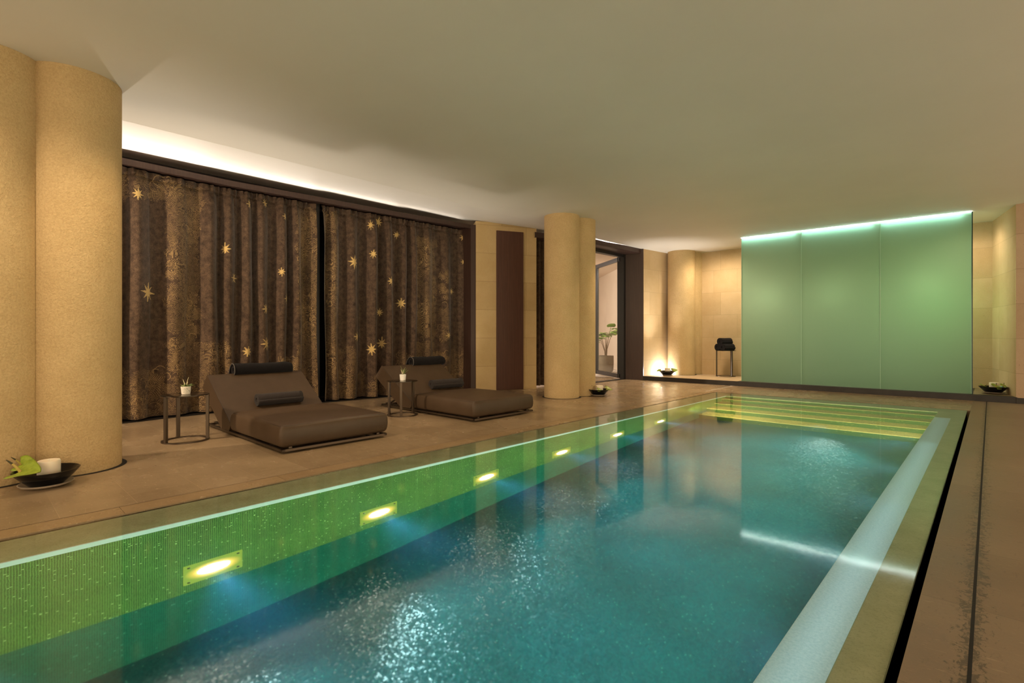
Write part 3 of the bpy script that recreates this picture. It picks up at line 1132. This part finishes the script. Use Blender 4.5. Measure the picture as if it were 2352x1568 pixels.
mb.prism([(gx[0], g_y(gx[0]) - .012), (gx[3], g_y(gx[3]) - .012), (gx[3], g_y(gx[3]) + .015), (gx[0], g_y(gx[0]) + .015)], 3.187, 3.1995)
tag(mb.build('light_strip', led_mat), 'thin white light strip along the top of the green glass screen', 'light strip')

# ------------------------------------------------------------------ daybeds
def rounded_block(mb, sx, sy, sz, r, bulge=0, sag=0, n=7, k=4):
    """rounded box with a puffed top, centred in x,y, standing on z=0"""
    def ticks(h):
        inner = h - r
        a = [-h + r * (1 - math.cos(math.pi / 2 * i / k)) for i in range(k)]
        b = list(np.linspace(-inner, inner, n))
        return a + b + [-q for q in reversed(a)]
    hx, hy, hz = sx / 2, sy / 2, sz / 2
    X, Y, Z = ticks(hx), ticks(hy), ticks(hz)

    def f(x, y, z):
        q = Vector((max(-hx + r, min(hx - r, x)), max(-hy + r, min(hy - r, y)), max(-hz + r, min(hz - r, z))))
        dv = Vector((x, y, z)) - q
        p = q + dv.normalized() * r if dv.length > 1e-9 else q
        u, w, s_ = p.x / hx, p.y / hy, p.z / hz
        b = bulge * (1 - u ** 2) ** .8 * (1 - w ** 2) ** .8 if abs(u) < 1 and abs(w) < 1 else 0
        side = sag * (1 - s_ ** 2)
        p = Vector((p.x + side * u ** 5, p.y + side * w ** 5, p.z + (b if p.z > 0 else 0) + hz))
        return p
    for zz, flip in ((-hz, True), (hz, False)):
        P = [[f(x, y, zz) for y in Y] for x in X]
        mb.grid(P if not flip else list(reversed(P)))
    for yy, flip in ((-hy, False), (hy, True)):
        P = [[f(x, yy, z) for z in Z] for x in X]
        mb.grid(P if not flip else list(reversed(P)))
    for xx, flip in ((-hx, True), (hx, False)):
        P = [[f(xx, y, z) for z in Z] for y in Y]
        mb.grid(P if not flip else list(reversed(P)))


def make_daybed():
    t = thing('daybed', '', 'daybed', (-5.81, 2.57, 0), 0, 'brown leather daybeds')
    W = 1.12
    # low bronze frame
    mb = MB()
    for yy in (-W / 2 + .015, W / 2 - .015):
        mb.bar((-1.05, yy, .032), (1.05, yy, .032), .03, .022)
        mb.bar((-1.05, yy * .86, .046), (1.02, yy * .86, .046), .03, .02)
    for xx in (-1.035, 1.035):
        mb.bar((xx, -W / 2, .032), (xx, W / 2, .032), .03, .022)
    for xx in (-.25, .3, .7):
        mb.bar((xx, -W / 2, .036), (xx, W / 2, .036), .03, .016)
    fr = mb.build('base_frame', M['bronze'], t)
    for xx in (-.98, .9):
        for yy in (-.42, .42):
            mb = MB(); mb.lathe([(0, 0), (.022, 0), (.022, .022), (0, .022)], 16, (xx, yy, .0))
            mb.build('foot', M['frame_black'], fr)
    # seat
    mb = MB()
    rounded_block(mb, 1.27, 1.13, .205, .035, .045, .018)
    se = mb.build('seat_cushion', M['leather'], t, smooth=True)
    se.location = (.405, 0, .056)
    mb = MB()
    hx, hy, zz = .61, .54, .196
    pts = []
    for sx, sy, a0 in ((1, 1, 0), (-1, 1, 90), (-1, -1, 180), (1, -1, 270)):
        for k in range(6):
            a = R(a0 + k * 18)
            pts.append((sx * (hx - .03) + .03 * math.cos(a) + sx * .014, sy * (hy - .03) + .03 * math.sin(a) + sy * .014, zz))
    mb.tube(pts, .0045, 6, closed=True)
    mb.build('piping', M['leather_seam'], se, smooth=True)
    # backrest wedge
    prof = [(-1.03, .635), (-1.21, .455), (-.55, .045), (-.30, .05), (-.25, .125)]
    mb = MB()
    P = []
    ny = 9
    for j in range(ny):
        s_ = j / (ny - 1) * 2 - 1
        yy = s_ * (W / 2 + .005)
        P.append([Vector((x, yy, z)) for x, z in prof])
    n = len(P[0])
    mb.grid(P, cv=True)
    mb.face([p for p in P[0]][::-1])
    mb.face([p for p in P[-1]])
    bk = mb.build('backrest', M['leather'], t, bevel=.028, angle=40)
    for yy in (-W / 2 - .004, W / 2 + .004):
        mb = MB()
        mb.tube([(-1.024, yy, .618), (-.66, yy, .386), (-.262, yy, .142)], .0045, 6)
        mb.build('piping', M['leather_seam'], bk, smooth=True)
    # props under the backrest
    for yy in (-.46, .46):
        mb = MB()
        mb.bar((-.98, yy, .045), (-.72, yy, .175), .022, .016)
        mb.build('prop', M['bronze'], t)
    return t


db = make_daybed()
db['label'] = 'nearer brown leather daybed with tilted backrest, left of the pool'
db2 = copy_tree(db)
db2.location = (-5.79, 4.96, 0)
db2['label'] = 'farther brown leather daybed, beside the stone pier and timber panel'


# ------------------------------------------------------------------ towels
def spiral_roll(mb, r, length, turns=3.2, th=None):
    th = th or r / (turns + .7)
    N = int(turns * 22)
    out = []
    for i in range(N + 1):
        a = -i / 22 * 2 * math.pi
        rad = r - th * (i / 22) * .92
        out.append((rad * math.cos(a), rad * math.sin(a)))
    nl = 9
    P = []
    rng = random.Random(int(length * 1000))
    for j in range(nl):
        yy = (j / (nl - 1) - .5) * length
        w = 1 + .02 * rng.uniform(-1, 1)
        P.append([(x * w, yy, z * w) for x, z in out])
    mb.grid(P)


def rolled_towel(label, loc, r, length, rz, mat, group, tail=False, name='towel'):
    t = thing(name, label, 'towel', loc, rz, group)
    mb = MB()
    spiral_roll(mb, r, length)
    ob = mb.build('roll', mat, t, smooth=True)
    so = ob.modifiers.new('thick', 'SOLIDIFY'); so.thickness = r / 3.9 * .84; so.offset = -1
    mb = MB()
    mb.tube([(0, -length / 2 + .012, 0), (0, length / 2 - .012, 0)], r * .8, 20)
    mb.build('core', mat, t, smooth=False)
    mb = MB()
    rr = r * 1.004
    mb.tube([(rr * math.cos(R(-20)), -length / 2 + .004, rr * math.sin(R(-20))), (rr * math.cos(R(-20)), length / 2 - .004, rr * math.sin(R(-20)))], .0035, 6)
    mb.build('hem', M['towel_edge'] if not tail else mat, t, smooth=True)
    return t


def draped_towel(label, loc, length, group):
    """a folded towel laid over the top of a backrest, ends open"""
    t = thing('towel', label, 'towel', loc, 0, group)
    prof = [(.050, -.066), (.082, -.03), (.080, .028), (.045, .068), (-.01, .078), (-.06, .052), (-.10, .005), (-.125, -.045)]
    # smooth it
    pts = []
    for i in range(len(prof) - 1):
        p0 = prof[max(i - 1, 0)]; p1 = prof[i]; p2 = prof[i + 1]; p3 = prof[min(i + 2, len(prof) - 1)]
        for k in range(5):
            u = k / 5
            f = lambda a, b, c, d_: .5 * (2 * b + (c - a) * u + (2 * a - 5 * b + 4 * c - d_) * u * u + (3 * b - a - 3 * c + d_) * u ** 3)
            pts.append((f(p0[0], p1[0], p2[0], p3[0]), f(p0[1], p1[1], p2[1], p3[1])))
    pts.append(prof[-1])
    P = []
    nl = 25
    rng = random.Random(5)
    for j in range(nl):
        s_ = j / (nl - 1)
        yy = (s_ - .5) * length
        w = 1 - .12 * max(0, (s_ - .86) / .14) ** 2
        wob = .003 * math.sin(9 * s_) + .002 * math.sin(23 * s_)
        P.append([(x * w, yy, (z + .03) * w - .03 + wob) for x, z in pts])
    mb = MB()
    mb.grid(P)
    ob = mb.build('outer_fold', M['towel'], t, smooth=True)
    so = ob.modifiers.new('thick', 'SOLIDIFY'); so.thickness = .014; so.offset = -1
    mb = MB()
    spiral_roll(mb, .064, length * .975, 2.2)
    rl = mb.build('inner_roll', M['towel'], t, smooth=True)
    rl.location = (.0, .0, 0.0)
    so = rl.modifiers.new('thick', 'SOLIDIFY'); so.thickness = .017; so.offset = -1
    mb = MB()
    mb.tube([(x, -length / 2 - .001, z) for x, z in pts], .006, 6)
    mb.build('hem', M['towel_edge'], t, smooth=True)
    return t


draped_towel('dark towel draped over the top of the nearer daybed backrest', (-6.86, 2.65, .665), .72, 'head towels')
draped_towel('dark towel draped over the top of the farther daybed backrest', (-6.84, 5.27, .665), .66, 'head towels')
rolled_towel('grey rolled towel lying on the nearer daybed, between seat and backrest', (-6.275, 2.62, .342), .064, .53, 0, M['towel_grey'], 'rolled seat towels', True)
rolled_towel('grey rolled towel lying on the farther daybed, between seat and backrest', (-6.255, 5.20, .342), .064, .58, R(-4), M['towel_grey'], 'rolled seat towels', True)


# ------------------------------------------------------------------ side tables
def side_table(label, loc, r, h, legs, group, name='side_table'):
    t = thing(name, label, 'side table', loc, 0, group)
    mb = MB()
    mb.lathe([(0, h - .009), (r, h - .009), (r + .003, h - .006), (r + .003, h - .001), (r, h), (0, h)], 56)
    mb.build('tabletop', M['bronze_top'], t, angle=30)
    mb = MB()
    mb.lathe([(r - .03, .001), (r + .002, .001), (r + .002, .011), (r - .03, .011), (r - .03, .001)], 56)
    mb.build('base_ring', M['bronze'], t, angle=30)
    for a in legs:
        a = R(a)
        mb = MB()
        w = .016
        c, s_ = math.cos(a), math.sin(a)
        px, py = (r - .014) * c, (r - .014) * s_
        q = [(px + .014 * c * i - w * s_ * j, py + .014 * s_ * i + w * c * j) for i, j in ((-1, -1), (1, -1), (1, 1), (-1, 1))]
        mb.prism(q, .011, h - .009)
        mb.build('leg', M['bronze'], t, bevel=.002)
    return t


side_table('round bronze side table beside the nearer daybed, holding a succulent', (-6.15, 1.60, 0), .215, .482, (-72, 185, 62), 'bronze side tables')
side_table('round bronze side table in front of the farther daybed, holding a small white pot', (-5.92, 4.14, 0), .205, .472, (-40, 95, 215), 'bronze side tables')
side_table('tall slim dark stool with rolled towels on the far plinth', (-4.685, 12.60, .1015), .225, .627, (-30, 75, 215), None, 'towel_stool')

# towels on the stool (axis pointing away to the right)
sd = Vector((math.cos(R(-25)), math.sin(R(-25))))
for k, (off, zz, lab) in enumerate(((-.0795, .0785, 'black rolled towel, lower left of the pile on the stool'),
                                    (.0795, .0785, 'black rolled towel, lower right of the pile on the stool'),
                                    (.0, .2165, 'black rolled towel on top of the pile on the stool'))):
    rolled_towel(lab, (-4.70 + sd.x * off, 12.58 + sd.y * off, .7285 + zz), .078, .33, R(-25), M['towel'], 'rolled towels on the stool', True)


# ------------------------------------------------------------------ plants
def leaf_blade(mb, base, az, el, length, width, curl=.4, fold=.15, n=8, taper=.5):
    base = Vector(base)
    P = []
    p = base.copy()
    for i in range(n + 1):
        s_ = i / n
        e2 = el - curl * s_
        dv = Vector((math.cos(az) * math.cos(e2), math.sin(az) * math.cos(e2), math.sin(e2)))
        if i: p = p + dv * (length / n)
        w = width * (math.sin(math.pi * min(1, (s_ * (1 - .08) + .08)) ** taper)) * .5
        if i == n: w = width * .02
        side = Vector((-math.sin(az), math.cos(az), 0))
        up = side.cross(dv)
        row = []
        for q in (-1, -.5, 0, .5, 1):
            row.append(p + side * w * q - up * fold * w * (1 - abs(q)) * 1.0)
        P.append(row)
    mb.grid(P)


def leaf_obj(name, mat, parent, thick=.0025, **k):
    mb = MB()
    leaf_blade(mb, **k)
    o = mb.build(name, mat, parent, smooth=True)
    s_ = o.modifiers.new('thick', 'SOLIDIFY'); s_.thickness = thick
    return o


def pot(t, mat, r0, r1, h):
    mb = MB()
    mb.lathe([(0, 0), (r0 - .004, 0), (r0, .004), (r1, h - .003), (r1 - .003, h), (r1 - .008, h), (r1 - .010, h - .015), (0, h - .015)], 40)
    p = mb.build('pot', mat, t, angle=35)
    mb = MB()
    mb.lathe([(0, h - .010), (r1 * .5, h - .009), (r1 - .009, h - .013)], 24)
    mb.build('soil', M['soil'], t, smooth=True)


t = thing('potted_succulent', 'succulent in speckled white pot on the nearer side table', 'potted plant', (-6.14, 1.60, .4825), 0, 'little potted plants')
pot(t, M['pot_speckled'], .040, .047, .082)
for az, el, ln, wd, mt in ((-150, 25, .075, .034, 'leaf'), (30, 35, .085, .034, 'leaf'), (60, 22, .085, .032, 'leaf'), (-60, 20, .06, .036, 'leaf'), (100, 30, .07, .03, 'leaf'),
                           (190, 40, .06, .03, 'leaf'), (200, 66, .095, .014, 'leaf_pale'), (80, 84, .105, .016, 'leaf_pale'), (-100, 78, .075, .016, 'leaf_pale'), (10, 60, .07, .018, 'leaf_pale'), (-20, 45, .07, .03, 'leaf')):
    leaf_obj('leaf', M[mt], t, .004, base=(0, 0, .074), az=R(az), el=R(el), length=ln, width=wd, curl=.2, fold=.3)
t = thing('potted_succulent', 'spiky plant in plain white pot on the farther side table', 'potted plant', (-5.925, 4.15, .4725), 0, 'little potted plants')
pot(t, M['pot_white'], .037, .045, .086)
for az, el, ln, wd, mt in ((-140, 84, .125, .022, 'leaf'), (20, 62, .11, .02, 'leaf'), (50, 50, .10, .022, 'leaf'), (-80, 72, .085, .02, 'leaf_pale'), (140, 70, .10, .02, 'leaf'), (-20, 66, .09, .018, 'leaf_pale'), (90, 76, .115, .02, 'leaf')):
    leaf_obj('leaf', M[mt], t, .003, base=(0, 0, .078), az=R(az), el=R(el), length=ln, width=wd, curl=.25, fold=.3)

# planter outside the door
t = thing('planter', 'young fig tree in rounded stone planter outside the glass door', 'potted plant', (-8.33, 13.0, -.01))
mb = MB()
mb.lathe([(0, 0), (.15, 0), (.20, .03), (.225, .09), (.232, .30), (.23, .50), (.215, .50), (.21, .44), (0, .44)], 48)
mb.build('pot', M['planter'], t, angle=40)
mb = MB(); mb.lathe([(0, .455), (.1, .452), (.213, .442)], 24); mb.build('soil', M['soil'], t, smooth=True)
rng = random.Random(4)
tips = []
for k, (az, sp, hh) in enumerate(((200, .16, .95), (20, .20, 1.05), (100, .12, 1.0), (300, .10, .9), (250, .2, .75), (340, .24, 1.25))):
    mb = MB()
    a = R(az)
    pts = [(.02 * math.cos(a), .02 * math.sin(a), .44), (sp * .2 * math.cos(a), sp * .2 * math.sin(a), .44 + hh * .25),
           (sp * .6 * math.cos(a), sp * .6 * math.sin(a), .44 + hh * .5), (sp * 1.0 * math.cos(a), sp * 1.0 * math.sin(a), .44 + hh * .72)]
    mb.tube(pts, [.014, .011, .008, .005], 8)
    mb.build('stem', M['twig'], t, smooth=True)
    tips.append((pts[-1], a))
for (p, a) in tips:
    for k in range(3):
        az = a + rng.uniform(-1.6, 1.6)
        leaf_obj('leaf', M['fig_leaf'], t, .004, base=(p[0], p[1], p[2] - k * .05), az=az, el=R(rng.uniform(10, 55)), length=rng.uniform(.33, .44), width=rng.uniform(.22, .29), curl=.9, fold=.12)

# ------------------------------------------------------------------ candle bowls
def spathe(parent, loc, rot, size):
    """heart-shaped waxy leaf of an anthurium"""
    n, mm = 14, 9
    P = []
    for i in range(n + 1):
        s_ = i / n                                   # from the lobes to the tip
        x = -.32 + 1.32 * s_
        w = (1 - s_) ** .62 * (.62 + .35 * math.sin(min(1, s_ * 2.2) * math.pi / 2))
        row = []
        for j in range(mm):
            q = j / (mm - 1) * 2 - 1
            notch = .26 * max(0, 1 - s_ * 5) * (1 - abs(q)) ** 1
            row.append((size * (x + notch), size * w * q, size * (.16 * abs(q) ** 1.5 * w * 1.3 - .14 * s_ ** 2 + .05 * math.sin(q * 7 + s_ * 4) * abs(q))))
        P.append(row)
    mb = MB()
    mb.grid(P)
    o = mb.build('spathe', M['spathe'], parent, smooth=True)
    so = o.modifiers.new('thick', 'SOLIDIFY'); so.thickness = .002
    o.location = loc; o.rotation_euler = rot
    return o


def anthurium(label, loc, rz, size, group, pitch=0, roll=0):
    t = thing('anthurium_flower', label, 'flower', loc, rz, group)
    t.rotation_euler = (roll, pitch, rz)
    spathe(t, (0, 0, 0), (0, 0, 0), size)
    mb = MB()
    p = [(-.02 * size, 0, .0), (-.06 * size, 0, .28 * size), (-.16 * size, 0, .52 * size)]
    mb.tube(p, [.07 * size, .06 * size, .05 * size], 10)
    sp = mb.build('spadix', M['spadix'], t, smooth=True)
    mb = MB()
    mb.tube([(-.16 * size, 0, .52 * size), (-.24 * size, 0, .66 * size), (-.34 * size, 0, .80 * size)], [.05 * size, .042 * size, .018 * size], 10)
    mb.build('tip', M['spadix_tip'], sp, smooth=True)
    return t


def candle_bowl(where, loc, flowers, group_i):
    x, y, z = loc
    s_ = thing('saucer', 'shallow taupe saucer under the black candle bowl ' + where, 'saucer', (x, y, z), 0, 'saucers under the candle bowls')
    mb = MB()
    mb.lathe([(0, .0005), (.085, .0005), (.10, .003), (.150, .020), (.158, .030), (.152, .032), (.10, .012), (0, .008)], 56)
    mb.build('dish', M['saucer'], s_, angle=30)
    b = thing('bowl', 'flared black lacquer bowl ' + where, 'bowl', (x, y, z + .0085), 0, 'black candle bowls')
    mb = MB()
    mb.lathe([(0, .002), (.088, .002), (.095, .005), (.14, .050), (.190, .108), (.192, .113), (.187, .114), (.150, .074), (.12, .050), (.08, .034), (0, .032)], 64)
    mb.build('shell', M['bowl'], b, angle=25)
    c = thing('candle', 'thick ivory pillar candle in the black bowl ' + where, 'candle', (x + .012, y + .012, z + .0415), 0, 'pillar candles')
    mb = MB()
    mb.lathe([(0, 0), (.062, 0), (.066, .004), (.066, .140), (.062, .147), (.052, .146), (.03, .140), (0, .139)], 48)
    mb.build('wax', M['candle'], c, angle=50)
    mb = MB(); mb.tube([(0, 0, .138), (.001, 0, .149), (.004, .001, .157)], .0022, 6)
    mb.build('wick', M['wick'], c, smooth=True)
    for (dx, dy, dz, rz, sz, pitch, roll, lab) in flowers:
        anthurium(lab, (x + dx, y + dy, z + dz), R(rz), sz, 'green flowers in the candle bowls', R(pitch), R(roll))


# camera-right in plan is (.73,.68), towards the camera is (.68,-.73)
candle_bowl('beside the near left column', (-5.03, .425, .0005),
            [(.098, -.142, .150, 40, .135, -8, 24, 'large green heart-shaped flower over the front rim of the nearest bowl'),
             (-.155, -.125, .152, 55, .10, 0, 34, 'green flower curling up at the back left of the nearest bowl')], 0)
candle_bowl('at the foot of the middle column', (-5.19, 7.86, .0005),
            [(.12, .09, .125, 43, .10, 0, 25, 'green flower on the right rim of the bowl by the middle column'),
             (-.115, -.09, .125, 223, .09, 0, -25, 'green flower on the left rim of the bowl by the middle column'),
             (.08, -.12, .118, 43, .075, 0, 28, 'green leaf in front of the candle in the bowl by the middle column')], 1)
candle_bowl('on the plinth before the uplit far column', (-5.80, 11.78, .102),
            [(.125, .08, .125, 43, .11, -18, 30, 'upright green flower right of the candle on the far plinth'),
             (-.12, -.09, .122, 223, .10, 0, -20, 'green flower over the left rim of the bowl on the far plinth')], 2)
candle_bowl('on the plinth right of the glass screen', (.03, 11.98, .102),
            [(.03, -.135, .122, 43, .11, 0, 30, 'green leaf lying before the candle right of the glass screen'),
             (.13, .10, .125, 43, .09, 0, 25, 'green flower over the right rim of the bowl by the glass screen'),
             (-.12, -.10, .13, 223, .07, -30, -20, 'small pointed green flower at the left rim of the bowl by the glass screen')], 3)

# ------------------------------------------------------------------ light
w = bpy.data.worlds.new('world')
scene.world = w
w.use_nodes = True
bg = w.node_tree.nodes['Background']
bg.inputs[0].default_value = (1.0, .77, .50, 1)
bg.inputs[1].default_value = 1.25

WARM = (1, .72, .42)
NEUT = (1, .86, .70)
# cove behind the lintel of the first bay
for (y0, y1, p) in ((-1.2, .8, 10), (.8, 2.3, 20), (2.3, 3.9, 11), (3.9, 5.4, 6), (5.4, 6.8, 3)):
    ym = (y0 + y1) / 2
    area('cove_light', (front_x(ym) - .22, ym, LT + .025), (front_x(ym) + .8, ym, LT + .045), p * .30, (1, .88, .76), y1 - y0, .04, 120, 'Y')
for (x, y, p) in ((-6.42, 10.0, 5), (-6.36, 11.0, 7)):
    area('cove_light', (x, y, 3.195), (x + .6, y, 3.6), p, (1, .92, .82), .9, .03, 170)
# floor uplights by the far column
for loc, p in (((-6.0, 11.98, .14), 17),):
    l = bpy.data.lights.new('uplight', 'POINT'); l.energy = p; l.color = (.84, .92, 1); l.shadow_soft_size = .05
    o = bpy.data.objects.new('uplight', l); COL.objects.link(o); o.location = loc
spot('uplight', (-5.72, 11.5, .14), (-5.8, 11.6, 3.2), 120, (1, .93, .86), 60, 1, .04)
l = bpy.data.lights.new('screen_point', 'POINT'); l.energy = 4.5; l.color = (.40, 1, .34); l.shadow_soft_size = .2  # added green fill behind the screen, mimicking pool light on the niche wall
o = bpy.data.objects.new('screen_point', l); COL.objects.link(o); o.location = (-.72, 12.45, 1.7)
# unseen downlights added over the deck as general warm fill
for (x, y, p, s_) in ((-4.6, 1.2, 42, 110), (-4.6, 4.2, 60, 110), (-4.7, 8.6, 60, 110), (-2.0, 10.9, 30, 100), (-5.0, 10.6, 60, 110), (.9, 6.0, 25, 110), (.9, 2.0, 25, 110)):
    spot('warm_spot', (x, y, 3.15), (x - .1, y, 0), p, WARM, s_, .8, .06)
# added warm key along the curtains, from left of the frame; no fixture
spot('warm_spot', (-6.55, -1.6, 2.9), (-6.9, 3.6, .8), 330, (1, .76, .50), 75, .8, .10)
spot('warm_spot', (-4.3, -.7, 3.1), (-5.4, 2.3, .2), 65, (1, .78, .54), 70, 1, .10)  # added fill for the side of the nearer daybed, no fixture
# added floor spots, no such fixtures: wash the ceiling in place of cove glow
for y, p in ((.75, 80), (1.75, 90), (3.0, 68), (4.3, 55), (5.6, 45), (6.5, 30)):
    spot('uplight', (-7.32, y, .05), (-6.75, y, 3.2), p, (1, .88, .74), 74, 1, .03)
# niche lights
spot('warm_spot', (-4.7, 12.0, 3.12), (-4.7, 12.5, .5), 75, (1, .80, .57), 165, 1, .12)
spot('warm_spot', (-.35, 12.4, 3.1), (-.25, 12.6, .5), 18, (1, .80, .57), 165, 1, .12)
# lights behind the frosted screen
for i in range(3):
    xm = (gx[i] + gx[i + 1]) / 2 - .05
    o = area('screen_strip', (xm, g_y(xm) + .05, 3.165), (xm + .002, g_y(xm) + .005, 3.08), 1.0, (.66, 1, 1), gx[i + 1] - gx[i] - .11, .02, 180, 'Y')
for x, z, p in ((-3.45, 1.9, .9), (-2.3, 1.9, .7), (-.85, 2.0, .7)):
    l = bpy.data.lights.new('screen_point', 'POINT'); l.energy = p * 2; l.color = (1, .92, .55); l.shadow_soft_size = .15
    o = bpy.data.objects.new('screen_point', l); COL.objects.link(o); o.location = (x, g_y(x) + .42, z)
area('screen_wash', (-2.1, 12.8, 1.25), (-2.1, 11.6, 1.2), 4.5, (.95, 1, .75), 3.6, 1.9, 180, 'Y')
# court outside
area('court_light', (-10.0, 11.3, 3.1), (-9.4, 13.2, 0), 95, (1, .90, .82), 1.6, 1.6, 180)

# ------------------------------------------------------------------ colour management
vs = scene.view_settings
vs.view_transform = 'Standard'
vs.look = 'None'
vs.gamma = 1
vs.exposure = 1.0
vs.use_curve_mapping = False
cy = scene.cycles
cy.max_bounces = 10
cy.diffuse_bounces = 4
cy.glossy_bounces = 4
cy.transmission_bounces = 8
cy.transparent_max_bounces = 8
cy.volume_bounces = 0
cy.sample_clamp_indirect = 4
cy.use_denoising = True
cy.adaptive_threshold = .02
